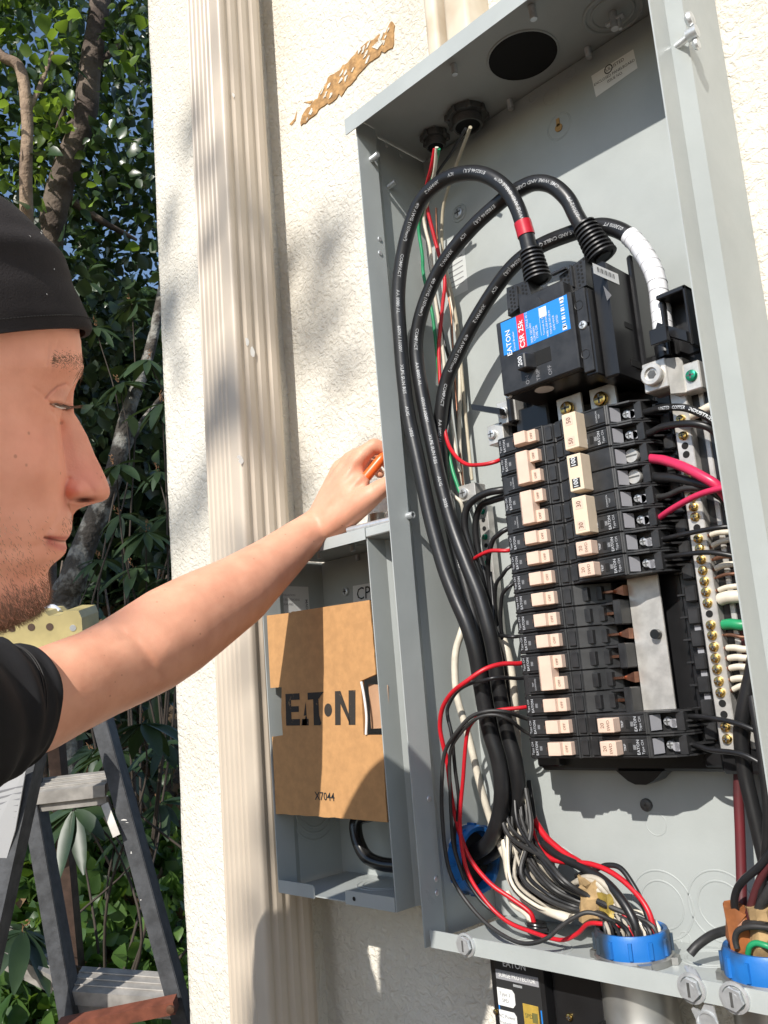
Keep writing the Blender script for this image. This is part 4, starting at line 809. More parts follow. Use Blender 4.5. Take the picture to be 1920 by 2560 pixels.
W('cream wire beside the red one below the smaller roof hub', [(1092,368,.104),(1086,430,.088),(1070,500,.066),(1060,550,.058),(1075,620,.054),(1082,690,.050),(1090,760,.046),(1105,860,.042),(1120,1000,.036),(1140,1130,.036),(1150,1180,.040)], .0022, M_white, gh)
W('green wire with a kink below the smaller roof hub', [(1097,372,.102),(1080,450,.080),(1052,540,.062),(1047,575,.058),(1056,640,.054),(1058,680,.052),(1068,730,.050),(1080,780,.048),(1088,840,.046),(1100,960,.044),(1118,1100,.044),(1130,1170,.046),(1150,1232,.050)], .0022, M_green, gh)
W('tan wire from the larger roof hub running down the back', [(1176,318,.090),(1160,360,.070),(1138,420,.050),(1112,500,.036),(1105,560,.030),(1108,640,.026),(1130,740,.022),(1145,830,.020),(1155,940,.020),(1165,1050,.020),(1180,1200,.022)], .0021, mat('tan_wire', (.50,.44,.32), .5, var=.2), gh)
W('bare copper wire among the white wires', [(1090,520,.030),(1094,600,.026),(1112,700,.020),(1127,780,.018),(1134,900,.018),(1142,1020,.018),(1150,1130,.022),(1158,1215,.040)], .0013, M_copper, gh)
W('white wire behind the third cable', [(1105,640,.018),(1120,720,.016),(1138,800,.016),(1148,880,.016),(1150,960,.018),(1148,1080,.020),(1152,1160,.022),(1160,1240,.022)], .0026, M_white, gh)
W('black wire from the larger roof hub', [(1164,322,.088),(1130,380,.060),(1095,430,.042),(1072,480,.032),(1068,600,.026),(1085,720,.022),(1110,850,.020),(1128,930,.030),(1125,1020,.044),(1118,1100,.052),(1112,1180,.050)], .0019, M_rub, gh)
W('cream wire ending at the ground lug', [(1112,1170,.050),(1118,1215,.052),(1135,1240,.054),(1152,1256,.052),(1160,1290,.044)], .0022, M_white, gh)
# --- right-hand wires
gr = 'wires right of the breakers'
S_ = .062
for lab, m, r, pts in (
    ('black printed wire leaving the upper 50 terminal', M_rub, .0036, [(1600,1036,.066),(1630,1026,.072),(1661,1019,.080),(1708,1019,.090),(1745,1031,.092),(1779,1050,.088),(1800,1080,.080)]),
    ('black wire leaving the lower 50 terminal', M_rub, .0035, [(1606,1092,.066),(1630,1080,.072),(1661,1066,.080),(1722,1059,.088),(1770,1068,.086),(1800,1095,.078)]),
    ('fat red wire leaving the upper 100 terminal', M_pink, .0047, [(1622,1146,.066),(1640,1148,.072),(1661,1151,.078),(1708,1167,.088),(1755,1191,.092),(1793,1215,.090),(1830,1260,.080)]),
    ('fat black wire leaving the lower 100 terminal', M_rub, .0047, [(1628,1192,.064),(1650,1194,.070),(1684,1195,.076),(1745,1207,.082),(1797,1229,.082),(1835,1290,.074)]),
    ('grey black wire leaving the upper 30 terminal', M_rubd, .0028, [(1634,1245,.064),(1670,1238,.072),(1712,1221,.080),(1760,1223,.080),(1810,1250,.072)]),
    ('pinkish red wire leaving the lower 30 terminal', M_pink, .0030, [(1642,1299,.064),(1684,1270,.078),(1745,1238,.092),(1802,1221,.098),(1840,1216,.096)]),
    ('black wire leaving the breaker under the one marked 30', M_rub, .0024, [(1650,1350,.064),(1708,1336,.080),(1778,1322,.086),(1818,1317,.084),(1840,1320,.078)]),
    ('black wire leaving the lowest breaker above the empty slots', M_rub, .0024, [(1656,1394,.064),(1708,1386,.080),(1769,1381,.086),(1829,1389,.084),(1850,1400,.078)]),
    ('black wire sagging right from the upper bottom breaker', M_rub, .0024, [(1716,1790,.062),(1750,1792,.070),(1778,1795,.076),(1844,1809,.084),(1900,1833,.084),(1930,1860,.080)]),
    ('black wire sagging right from the lowest right breaker', M_rub, .0024, [(1722,1857,.062),(1750,1866,.070),(1778,1875,.076),(1849,1884,.084),(1900,1908,.084),(1930,1935,.080)])): W(lab, pts, r, m, gr)
q = [o for o in COL.objects if o.get('label', '').startswith('black printed wire leaving')][0]; P = route([(1600,1036,.066),(1630,1026,.072),(1661,1019,.080),(1708,1019,.090),(1745,1031,.092),(1779,1050,.088),(1800,1080,.080)])
mb = MB(); L = arclen(P); s = L[-1]*.30
vs, fs = text2d('UNITED COPPER INDUSTRIES', True); text_tube(mb, 'UNITED COPPER INDUSTRIES', [p for p in P][::-1], .0036, L[-1]*.10, .0044, FACE_D, 1.0, True) if False else None
for w in ('UNITED', 'COPPER', 'INDUSTRIES'):
    vs, _ = text2d(w, True); wd = (max(x for x, y in vs)-min(x for x, y in vs))*.0044
    R_P = P; c_ = MB(); text_tube(c_, w, R_P, .0036, s, .0044, FACE_D, 1, True); c_.v = c_.v; mb.add([Vector(v) for v in c_.v], c_.f); s += wd+.004
mb.build('lettering', M_print, q)
nb_ = [(1340,1330,M_white,.0026,'pale'),(1368,1349,M_white,.0026,'pale'),(1400,1391,M_brown,.0020,'brown'),(1424,1410,M_white,.0028,'cream'),(1446,1434,M_brown,.0016,'brown'),(1478,1465,M_white,.0024,'cream'),(1501,1491,M_white,.0060,'fat cream'),(1563,1563,M_green,.0050,'fat green'),(1588,1593,M_brown,.0016,'brown'),(1621,1623,M_white,.0030,'white'),(1647,1645,M_white,.0030,'white'),(1672,1668,M_white,.0030,'white'),(1700,1697,M_white,.0030,'white'),(1727,1710,M_white,.0028,'white')]
for k, (v0, v1, m, r, cn) in enumerate(nb_):
    u0 = 1771+(v0-1340)*.146; P = route([(u0-14, v0+4, .0655),(u0, v0, .067),(u0+24, (v0+v1)/2-3, .070),(u0+50, v1, .070),(u0+85, v1-3, .064)])
    t, _ = wire('short '+cn+' wire stub leaving the right neutral bar, number '+('one','two','three','four','five','six','seven','eight','nine','ten','eleven','twelve','thirteen','fourteen')[k]+' from the top', None, r, m, 'neutral bar wires', path=P[8:])
    MB().tube(P[:10], min(r*.7, .0022), 8).build('bare_end', M_copper, t, True)
W('white wire behind the uppermost black wires at the neutral bar', [(1730,1040,.066),(1752,1030,.070),(1775,1018,.072),(1790,1012,.070)], .0045, M_white, gr)
W('fat dark red wire dropping from behind the neutral bar to the right bushing', [(1862,1560,.060),(1868,1640,.058),(1866,1750,.052),(1852,1860,.046),(1846,1960,.044),(1850,2080,.046),(1853,2180,.050),(1855,2260,.056),(1862,2340,.066)], .0047, M_redd, gr)
W('fat black wire dropping beside the dark red wire', [(1895,1600,.072),(1880,1680,.072),(1860,1770,.072),(1852,1840,.070),(1862,1930,.068),(1882,2020,.068),(1903,2110,.068),(1925,2200,.070)], .0068, M_rub, gr)
W('black wire along the right edge of the panel interior', [(1880,1740,.082),(1895,1830,.086),(1908,1920,.088),(1918,2020,.088),(1915,2120,.086),(1905,2200,.082),(1900,2280,.080)], .0040, M_rub, gr)
W('black wire looping across the dark red wire', [(1935,2120,.090),(1900,2165,.088),(1862,2198,.086),(1842,2225,.084),(1836,2262,.082),(1848,2305,.080)], .0034, M_rub, gr)
W('dark red wire curving into the right bushing', [(1935,2140,.086),(1905,2190,.084),(1885,2240,.082),(1872,2290,.080),(1866,2340,.078)], .0036, M_redd, gr)
W('black wire curving into the right bushing', [(1940,2200,.086),(1915,2240,.086),(1893,2285,.084),(1884,2330,.080)], .0042, M_rubd, gr)
W('loose black wire lying on the panel floor towards the right bushing', [(1725,2384,.080),(1745,2362,.074),(1780,2338,.070),(1820,2325,.072),(1850,2316,.080),(1880,2312,.088),(1920,2318,.092)], .0042, M_rubd, gr)
W('thin black wire draped over the rim of the right bushing', [(1842,2370,.096),(1838,2345,.096),(1848,2325,.096),(1880,2316,.096),(1930,2320,.094)], .0026, M_rubd, gr)
W('green wire curling in the right bushing', [(1870,2385,.092),(1875,2366,.094),(1890,2358,.094),(1915,2364,.094),(1930,2372,.092)], .0026, M_green, gr)
# --- bundle that pours into the floor bushing
gb = 'wires pouring into the floor bushing'
bc = BR1; bz = FZ+.024
W('red wire riding over the bundle into the floor bushing', [(1322,2030,.040),(1331,2075,.046),(1346,2117,.052),(1378,2147,.056),(1421,2156,.058),(1476,2160,.060),(1530,2182,.064),(1584,2226,.068),(1622,2280,.072),(1638,2345,.074)], .0028, M_red, gb)
W('second red wire under the upper red one in the bundle', [(1330,2030,.034),(1340,2056,.038),(1367,2095,.044),(1411,2133,.048),(1454,2160,.052),(1505,2205,.060),(1552,2262,.072),(1579,2345,.084)], .0036, M_red, gb)
W('black wire arched above the bundle', [(1440,2190,.058),(1470,2180,.060),(1492,2172,.060),(1519,2163,.060),(1552,2171,.062),(1584,2215,.066),(1611,2269,.070),(1633,2345,.074)], .0027, M_rub, gb)
W('fat black wire over the bundle bending into the bushing', [(1360,2110,.046),(1395,2140,.054),(1448,2165,.060),(1508,2200,.068),(1552,2247,.076),(1584,2301,.080),(1596,2350,.080)], .0046, M_rub, gb)
W('thick cream wire with a cut end in the bundle', [(1262,2100,.050),(1275,2190,.060),(1300,2230,.068),(1330,2255,.074),(1367,2275,.078),(1400,2288,.080),(1426,2297,.080)], .0050, M_white, gb)
cols = [M_rubd, M_rubd, M_whted, M_rub, M_white, M_rubd, M_whted, M_rub, M_rubd, M_white, M_rubd, M_rub, M_whted, M_rubd, M_rub, M_rubd, M_whted, M_rub]
nm_ = {'dusty_black_wire': 'dusty black', 'aged_white_wire': 'dirty white', 'black_cable_jacket': 'black', 'white_wire': 'cream'}
rr = random.Random(5)
for k in range(62):
    m = cols[k % len(cols)]; f = rr.random(); g_ = rr.random(); h0 = .014+.062*g_
    u0 = 1236+92*rr.random(); s = rr.random()
    P = [at(u0, 1930+60*rr.random(), h0*.7), at(u0+8+6*s, 2050+30*s, h0*.9), at(1272+88*f, 2128+62*(1-f)+18*s, h0+.010), at(1330+85*f, 2196+62*(1-f)+8*s, h0+.020), at(1408+70*f, 2240+48*(1-f)+12*s-8, .040+.040*g_), at(1474+52*f, 2266+24*(1-f), .050+.030*g_)]
    a = rr.uniform(0, 6.28); q_ = rr.uniform(.1, .74)*BR1r; P += [Vector((bc.x+q_*math.cos(a), bc.y+q_*math.sin(a), bz+.010)), Vector((bc.x+q_*math.cos(a)*.9, bc.y+q_*math.sin(a)*.9, FZ-.004))]
    wire(nm_[m.name]+' wire among the tangle pouring into the middle floor bushing', None, rr.choice((.0015, .0017, .0019, .0022, .0026)), m, gb, path=catmull(P, 6), seg=8)
for k in range(3):
    P = [at(1420+8*k, 2222-6*k, .066), at(1440+10*k, 2206-6*k, .070), at(1470+12*k, 2206-4*k, .072), at(1500+12*k, 2232-3*k, .074), at(1530+10*k, 2272, .076), at(1545+8*k, 2330, .078)]
    wire('dirty white wire among the tangle pouring into the middle floor bushing', None, .0030, M_whted, gb, path=catmull(P, 6))
M_kraft = mat('torn_kraft_paper', (.45,.30,.14), .85, var=.4, vscale=60)
def scrap(label, c, R, m, seed):
    r_ = random.Random(seed); t = thing('paper_filler', label, 'paper', tuple(c)); v = []; n = 9
    for j in range(5):
        for i in range(n): a = 6.283*i/n; q = R*(.55+.6*r_.random()); v.append(c+Vector((math.cos(a)*q, math.sin(a)*q*.8, R*(j-2)*.75+R*.6*r_.random())))
    MB().add(v, [(j*n+i, j*n+(i+1) % n, (j+1)*n+(i+1) % n, (j+1)*n+i) for j in range(4) for i in range(n)]+[tuple(range(4*n, 5*n))]).build('crumple', m, t)
scrap('crumpled tan kraft paper scrap in the middle floor bushing', at(1478, 2262, .074), .013, M_kraft, 3); scrap('yellowed cable sheath end in the middle floor bushing', at(1530, 2290, .074), .011, mat('yellow_sheath', (.42,.30,.06), .6, var=.4, vscale=50), 4)
scrap('orange brown paper wrap in the right floor bushing', at(1856, 2352, .080), .015, mat('orange_sheath', (.38,.13,.04), .55, var=.4, vscale=50), 6); scrap('torn tan kraft paper in the right floor bushing', at(1905, 2345, .082), .014, M_kraft, 8)
# black tape roll round the end of the bright red wire
c = at(1343, 2320, .064); t = thing('tape_coil', 'coil of black tape round the end of the bright red wire on the panel floor', 'tape', tuple(c))
mb = MB(); 
for k in range(4): mb.ring(c+Vector((0,0,-.005+.0032*k)), (.1,.1,1), .0092, .0018, 26, 8)
mb.cyl(c+Vector((0,0,-.007)), c+Vector((0,0,.006)), .0085, 18); mb.build('winding', M_black2, t, True)
W('short white wire beside the bright red one at the tape coil', [(1268,2230,.060),(1285,2262,.062),(1305,2275,.063),(1322,2292,.064),(1328,2312,.064)], .0034, M_white, gb)
# ================================================================== bank, trees, shrubs, ladder
def bank_h(x, y):
    s = (x-CAM[0])*-.94+(y-CAM[1])*.33
    z = np.interp(s, [1.15, 2, 2.5, 3, 4, 5, 7, 12, 40], [GZ-.05, -1.15, -.85, -.55, -.05, .35, .9, 1.6, 2.2])
    return z
bv = []; xs = np.linspace(-22, -.95, 70); ys = np.linspace(-14, 16, 90)
for y in ys:
    for x in xs: bv.append((x, y, float(bank_h(x, y))+.05*mnoise.noise((x*1.7, y*1.7, 0))+.02*mnoise.noise((x*7, y*7, 3))))
bf = [(j*70+i, j*70+i+1, (j+1)*70+i+1, (j+1)*70+i) for j in range(89) for i in range(69)]
M_lit = mat('leaf_litter', (.15,.10,.055), .95, var=.7, vscale=22, col2=(.04,.028,.016), bump=1, bscale=30, bdist=.03)
tag(MB().add(bv, bf).build('bank', M_lit, None, True, 80), kind='structure')
def leafmat(name, col, col2, rough=.35, tr=.25):
    m = mat(name, col, rough, col2=col2, vscale=6, ramp=(.35,.65), spec=.5); n = m.node_tree.nodes; l = m.node_tree.links; b = n['Principled BSDF']
    t = n.new('ShaderNodeBsdfTranslucent'); t.inputs[0].default_value = (min(1, col[0]*2.6), min(1, col[1]*2.4), col[2]*1.2, 1); ad = n.new('ShaderNodeMixShader'); ad.inputs[0].default_value = tr
    l.new(b.outputs[0], ad.inputs[1]); l.new(t.outputs[0], ad.inputs[2]); l.new(ad.outputs[0], n['Material Output'].inputs['Surface']); return m
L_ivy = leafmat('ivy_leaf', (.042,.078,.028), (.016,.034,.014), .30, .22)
L_lite = leafmat('sunlit_leaf', (.115,.185,.034), (.045,.085,.02), .36, .42)  # sunlight on the upper leaves put into a brighter green
L_rho = leafmat('laurel_leaf', (.042,.072,.030), (.018,.036,.016), .42, .12)
L_gc = leafmat('groundcover_leaf', (.10,.18,.040), (.035,.075,.022), .36, .28)
def leaves(cent, size, asp, rng, tilt=None, droop=.3):
    """one curved, pointed leaf (14 vertices) at every centre"""
    N = len(cent); d = rng.normal(size=(N, 3)); 
    if tilt is not None: d = d*.6+np.array(tilt)
    d /= np.linalg.norm(d, axis=1, keepdims=True); u = rng.normal(size=(N, 3))+np.array([.2, -.5, .8]); s = np.cross(d, u); s /= np.linalg.norm(s, axis=1, keepdims=True)+1e-9; nn = np.cross(s, d)
    L = (size*rng.uniform(.55, 1.25, N))[:, None]; Wd = L*asp*.5*rng.uniform(.75, 1.2, N)[:, None]; cur = rng.uniform(.05, .55, N)[:, None]*droop*2.2
    T = [0, .13, .32, .55, .78, 1]; Wp = [0, .62, 1, .90, .52, 0]; V = []
    for t, w in zip(T, Wp):
        c = cent+d*L*t-nn*cur*L*t*t
        if w == 0: V.append(c)
        else: V += [c+s*Wd*w+nn*Wd*w*.28, c, c-s*Wd*w+nn*Wd*w*.28]
    V = np.stack(V, 1); F = [(0,1,2),(0,2,3)]
    for q in range(3):
        i = 1+3*q; F += [(i,i+3,i+4),(i,i+4,i+1),(i+1,i+4,i+5),(i+1,i+5,i+2)]
    F += [(10,13,11),(11,13,12)]; F = np.array(F)
    return V.reshape(-1, 3), (F[None]+14*np.arange(N)[:, None, None]).reshape(-1, 3)
def mesh_np(name, V, F, m, parent=None, smooth=False):
    off = np.array(WLOC[parent.name]) if parent else np.zeros(3); me = bpy.data.meshes.new(name); V = V-off
    me.vertices.add(len(V)); me.vertices.foreach_set('co', V.astype(np.float32).ravel()); me.loops.add(F.size); me.loops.foreach_set('vertex_index', F.astype(np.int32).ravel())
    me.polygons.add(len(F)); me.polygons.foreach_set('loop_start', np.arange(0, F.size, 3, dtype=np.int32)); me.polygons.foreach_set('loop_total', np.full(len(F), 3, np.int32)); me.update(calc_edges=True); me.materials.append(m)
    o = bpy.data.objects.new(name, me); COL.objects.link(o); o.parent = parent; WLOC[o.name] = Vector(off)
    if smooth: me.polygons.foreach_set('use_smooth', np.ones(len(F), bool))
    return o
def cloud(n, u0, u1, v0, v1, t0, t1, rng, clump=0, spread=.2):
    u = rng.uniform(u0, u1, n); v = rng.uniform(v0, v1, n); t = rng.uniform(t0, t1, n)
    P = np.array([CAM+ray(a, b)*c for a, b, c in zip(u, v, t)])
    if clump: P = np.repeat(P, clump, 0)+rng.normal(scale=spread, size=(n*clump, 3))*np.array([1, 1, .7])
    return P
g = np.random.default_rng(3)
def bark(name, c1, c2): return mat(name, c1, .9, col2=c2, vscale=9, bump=.9, bscale=45, bdist=.01, detail=6, ramp=(.4,.6))
M_bark = bark('grey_brown_bark', (.15,.115,.09), (.07,.05,.04)); M_bark2 = bark('pale_tan_bark', (.36,.26,.18), (.16,.11,.08)); M_bark3 = mat('lichen_bark', (.27,.26,.23), .9, col2=(.065,.055,.045), vscale=16, bump=1, bscale=60, bdist=.012, detail=8, ramp=(.46,.58))
def limb(mb, pts, r0, r1, seg=14, wob=.004):
    P = catmull([atd(*p) for p in pts], 8); n = len(P); P = [p+Vector((mnoise.noise(p*4), mnoise.noise(p*4+Vector((9,0,0))), 0))*wob*3 for p in P]
    mb.tube(P, [(r0+(r1-r0)*i/(n-1))*(1+.10*mnoise.noise(p*7)) for i, p in enumerate(P)], seg); return P
def visible_cut(P, lim=None): return P
# --- leaning ivy tree with the thick dark trunk
def ground_pt(u, t): p = atd(u, 1500, t); return Vector((p.x, p.y, float(bank_h(p.x, p.y))))
def tree(label, trunk, r0, r1, m, crowns, branches=(), name='tree'):
    P0 = atd(*trunk[-1]); base = Vector((P0.x, P0.y, float(bank_h(P0.x, P0.y))-.05)); t = thing(name, label, 'tree', tuple(base), 'trees beyond the wall corner')
    mb = MB(); P = catmull([atd(*p) for p in trunk]+[base], 8); P = [p+Vector((mnoise.noise(p*3), mnoise.noise(p*3+Vector((9,0,0))), 0))*.012 for p in P]; n = len(P)
    mb.tube(P, [(r0+(r1-r0)*i/(n-1))*(1+.12*mnoise.noise(p*6)) for i, p in enumerate(P)], 16); tk = mb.build('trunk', m, t, True, 70)
    for b_, ra, rb in branches: q = MB(); limb(q, b_, ra, rb, 10); q.build('branch', m, tk, True, 70)
    for cen, size, asp, lm in crowns: V, F = leaves(cen, size, asp, g); mesh_np('crown', V, F, lm, t, True)
    return t
def gap(P, rate, seed, thr=.05, freq=3.0):          # open random holes in a crown
    keep = np.array([mnoise.noise(Vector(p)*freq+Vector((seed, 0, 0))) < thr+rate for p in P]); return P[keep]
def clear_trunk(P, line, wpx, tmax):
    c = (P-CAM) @ CM; uu = PPX+FPX*c[:, 0]/c[:, 1]; vv = PPY-FPX*c[:, 2]/c[:, 1]; lu = np.interp(vv, [q[1] for q in line], [q[0] for q in line])
    return P[~((abs(uu-lu) < wpx) & (c[:, 1] < tmax) & (vv < 700))]
TRA = [(262,-260),(248,0),(222,180),(206,300),(170,400),(135,560)]; TRB = [(48,170),(62,290),(58,420),(66,560)]
cA = np.concatenate([gap(cloud(900, -900, 400, -320, 560, 2.9, 4.2, g, 14, .13), -.05, 1), gap(cloud(430, 150, 440, -200, 900, 3.0, 4.0, g, 10, .10), -.05, 2)])
cA2 = gap(cloud(620, -700, 300, -350, 480, 2.7, 3.3, g, 10, .10), .02, 4)
cA = clear_trunk(clear_trunk(cA, TRA, 34, 3.2), TRB, 26, 2.8); cA2 = clear_trunk(clear_trunk(cA2, TRA, 34, 3.2), TRB, 30, 2.9)
tree('tall ivy-covered tree with thick dark leaning trunk left of the wall', [(262,-260,3.3),(248,0,3.2),(222,180,3.15),(206,300,3.1),(170,400,3.1),(135,560,3.1),(110,760,3.15),(95,1000,3.2)], .034, .052, M_bark, [(cA, .052, .74, L_ivy), (cA2, .046, .72, L_lite)],
     [([(206,300,3.1),(150,330,3.05),(170,270,3.0)], .014, .006), ([(222,180,3.15),(290,120,3.2),(330,40,3.3)], .016, .006), ([(150,480,3.1),(260,560,3.2),(340,600,3.3)], .018, .006)])
cB = gap(cloud(330, -1000, 220, -300, 700, 3.6, 5.0, g, 12, .16), -.04, 6)
tree('slender pale tan trunk at the upper left behind the cap', [(-60,60,2.75),(0,135,2.75),(48,170,2.75),(62,290,2.75),(58,420,2.75),(66,560,2.8),(80,800,2.85)], .014, .024, M_bark2, [(cB, .060, .75, L_ivy)], [([(62,290,2.75),(110,190,2.8),(135,130,2.85)], .010, .005)], 'slender_tree')
cC = gap(cloud(300, -300, 430, 640, 1150, 3.0, 4.4, g, 14, .15), .12, 8)
tree('leaning lichen-spotted trunk below the nose behind the face', [(425,480,2.95),(408,700,2.9),(375,880,2.82),(330,1020,2.75),(290,1160,2.7),(258,1240,2.7),(215,1360,2.68),(185,1450,2.65),(160,1560,2.65)], .009, .050, M_bark3, [(cC, .062, .7, L_rho)], [([(258,1240,2.7),(330,1090,2.8),(410,980,2.9)], .018, .008)], 'leaning_tree')
# --- shrubs: whorls of long leathery leaves on stems
def shrub(label, whorls, base, leafL=.095, m=L_rho, nl=10, name='laurel_shrub', buds=True):
    bp_ = ground_pt(*base); t = thing(name, label, 'shrub', tuple(bp_), 'laurel shrubs below the trees'); st = MB(); V = []; F = []; o = 0; bud = MB()
    for (u, v, tt, sc) in whorls:
        p = atd(u, v, tt); m1 = p.lerp(bp_, .22)+Vector((g.normal()*.05, g.normal()*.05, .02)); m2 = p.lerp(bp_, .55)+Vector((g.normal()*.09, g.normal()*.09, 0)); st.tube(catmull([p, m1, m2, bp_], 6), [.0016+.0026*i/18 for i in range(19)], 6)
        ax = Vector((g.normal()*.25+.15, g.normal()*.25-.3, 1)).normalized(); a = ax.orthogonal().normalized(); b = ax.cross(a)
        for k in range(nl):
            an = 6.283*k/nl+g.uniform(-.25, .25); rd = (a*math.cos(an)+b*math.sin(an)); d = (rd*1+ax*g.uniform(-.35, .35)-Vector((0,0,.35))).normalized(); sd = d.cross(ax).normalized(); nn = sd.cross(d); L = leafL*sc*g.uniform(.75, 1.15); Wd = L*.15
            rows = []
            for q in range(7):
                f = q/6; w = Wd*math.sin(math.pi*min(1, f*.93+.05))**.75; c = p+d*L*f-Vector((0,0,1))*L*.22*f*f+rd*.004
                rows += [c+sd*w+nn*w*.30, c, c-sd*w+nn*w*.30]
            V += [tuple(x) for x in rows]
            for q in range(6):
                i = o+q*3; F += [(i, i+1, i+4), (i, i+4, i+3), (i+1, i+2, i+5), (i+1, i+5, i+4)]
            o += 21
        if buds:
            for k in range(9): e = p+ax*(.004+.0028*k)+Vector((g.normal(), g.normal(), g.normal()))*.0035; bud.cyl(e, e+(ax+Vector((g.normal(), g.normal(), g.normal()))*.5)*.006, .0016, 6, .0004)
    st.build('stem', mat('dark_twig', (.055,.042,.032), .85), t, True, 70); mesh_np('foliage', np.array(V), np.array(F), m, t, True)
    if buds: bud.build('flower_bud', mat('rusty_bud', (.22,.11,.05), .8), t)['kind'] = 'stuff'
R1 = [(290,1165,2.25,1), (365,1330,2.3,1.05), (335,1420,2.35,1), (405,1010,2.3,1), (300,1290,2.5,.9), (395,1180,2.6,.9), (250,1400,2.6,.9), (410,1450,2.4,1), (370,900,2.6,1), (300,960,2.7,1), (420,1290,2.7,1), (240,820,2.8,.9), (330,760,2.9,1)]
shrub('laurel shrub with rusty buds between the nose and the wall corner', R1, (330, 2.5))
R2 = [(358,1810,1.95,1.2), (185,2025,1.90,1.15), (410,1860,2.1,1.0), (290,1880,2.2,1), (60,2330,1.8,1.1), (330,2080,2.3,1), (400,2010,2.4,1), (230,1880,2.4,1), (120,1960,2.3,1), (250,2200,2.5,.9), (380,2180,2.6,.9), (150,2200,2.4,1)]
shrub('broad-leaved laurel shrub hanging below the outstretched arm', R2, (240, 2.2), .105)
cG = cloud(420, -400, 450, 1620, 2300, 2.75, 3.7, g, 12, .12); cG = cG[[p[2] > bank_h(p[0], p[1])+.05 for p in cG]]; V, F = leaves(cG, .095, .34, g)
th = thing('laurel_hedge', 'shaded mass of dark laurel foliage behind the ladder', 'shrub', tuple(ground_pt(200, 3.2))); mesh_np('foliage', V, F, L_rho, th, True)
q = MB()
for k in range(9):
    p0 = ground_pt(-200+75*k, 3.0+.3*g.random()); q.tube(catmull([p0, p0+Vector((g.normal()*.05, g.normal()*.05, .3)), p0+Vector((g.normal()*.12, g.normal()*.12, .7))], 6), [.010-.0005*i for i in range(13)], 7)
q.build('stem', M_bark, th, True, 70)
# --- darker thicket behind, ground cover in front
cD = np.concatenate([cloud(1000, -700, 450, 760, 1750, 4.2, 6.0, g, 12, .18), cloud(700, 120, 440, 880, 1560, 4.6, 6.4, g, 12, .16)]); V, F = leaves(cD, .13, .5, g)
td = thing('evergreen_thicket', 'dark evergreen thicket filling the gap behind the face', 'shrub', tuple(ground_pt(250, 5.0))); mesh_np('foliage', V, F, L_rho, td)
q = MB()
for k in range(14):
    u = -500+70*k; t0 = 4.6+.5*g.random(); p0 = ground_pt(u, t0); q.tube(catmull([p0, p0+Vector((g.normal()*.1, g.normal()*.1, .8)), p0+Vector((g.normal()*.25, g.normal()*.25, 1.7))], 6), [.03-.0016*i for i in range(13)], 8)
q.build('stem', M_bark, td, True, 70)
cE = []
for _ in range(5200):
    u = g.uniform(-500, 470); s = 1.75+.95*g.random()**1.3; p = atd(u, 1900, s); z = float(bank_h(p.x, p.y)); cE.append((p.x, p.y, z+abs(g.normal())*.07+.02))
cE = np.array([p for p in cE if p[0] < -.97]); V, F = leaves(cE, .052, .8, g, (0, -.2, .5))
tag(mesh_np('ground_cover', V, F, L_gc, None), 'bright green ground cover under the ladder', 'ground cover', kind='stuff')
cF = []
for _ in range(2600):
    u = g.uniform(-500, 470); s = g.uniform(2.2, 5.5); p = atd(u, 1900, s); cF.append((p.x, p.y, float(bank_h(p.x, p.y))+.012+.02*g.random()))
cF = np.array([p for p in cF if p[0] < -.97]); V, F = leaves(cF, .075, .55, g)
tag(mesh_np('fallen_leaves', V, F, mat('dry_leaf', (.30,.19,.10), .8, col2=(.12,.07,.035), vscale=5), None), 'dry brown fallen leaves on the bank', 'leaf litter', kind='stuff')
# --- step ladder
lt0 = atd(150, 1600, 1.72); ld = thing('step_ladder', 'black step ladder with yellow top standing left of the wall corner', 'ladder', (lt0.x, lt0.y, GZ))
M_fib = mat('grey_black_fibreglass', (.068,.071,.077), .62, var=.5, vscale=40, bump=.3, bscale=300); M_lad = mat('worn_aluminium', (.50,.47,.43), .5, .35, var=.35, vscale=25); M_yel = mat('yellow_plastic', (.60,.49,.22), .5, var=.25, vscale=14)
def bar(mb, p0, p1, w, d, side):
    ax = (p1-p0).normalized(); sx = (Vector(side)-ax*Vector(side).dot(ax)).normalized(); sy = ax.cross(sx); vs = []
    for p in (p0, p1): vs += [p+sx*a*w/2+sy*b*d/2 for a, b in ((-1,-1),(1,-1),(1,1),(-1,1))]
    return mb.add(vs, [(3,2,1,0),(4,5,6,7)]+[(i, (i+1) % 4, 4+(i+1) % 4, 4+i) for i in range(4)])
def channel(name, a, b, w, d, m=M_fib, flip=1):
    p0 = atd(*a); p1 = atd(*b); p1 = p0+(p1-p0)*1.25 if b[1] >= 2500 else p1
    ax = (p1-p0).normalized(); sx = (CR-ax*CR.dot(ax)).normalized(); sy = ax.cross(sx); mb = MB(); th = .004
    bar(mb, p0, p1, w, th, CR); 
    for s in (-1, 1): o = sx*(s*(w/2-th/2))+CF*(d/2*flip); bar(mb, p0+o, p1+o, th, d, CR)
    return mb.build(name, m, ld)
channel('rail', (195,1610,1.70), (450,2560,1.58), .027, .05); channel('rail', (5,1610,1.72), (168,2560,1.60), .027, .05)
channel('rear_rail', (110,1610,1.86), (195,2560,2.05), .026, .04, mat('rusty_brown_rail', (.10,.06,.045), .7, var=.4)); channel('rear_rail', (95,1780,1.52), (-78,2560,1.40), .030, .05)
A_ = [atd(*p) for p in ((-60,1985,1.478), (66,1915,1.478), (38,2075,1.465), (-12,2240,1.452), (-95,2240,1.452))]
MB().add(A_+[p+CF*.004 for p in A_], [(0,1,2,3,4), (9,8,7,6,5)]+[(i, (i+1) % 5, 5+(i+1) % 5, 5+i) for i in range(5)]).build('warning_label', mat('dull_label', (.36,.36,.36), .6), ld)
q = MB()
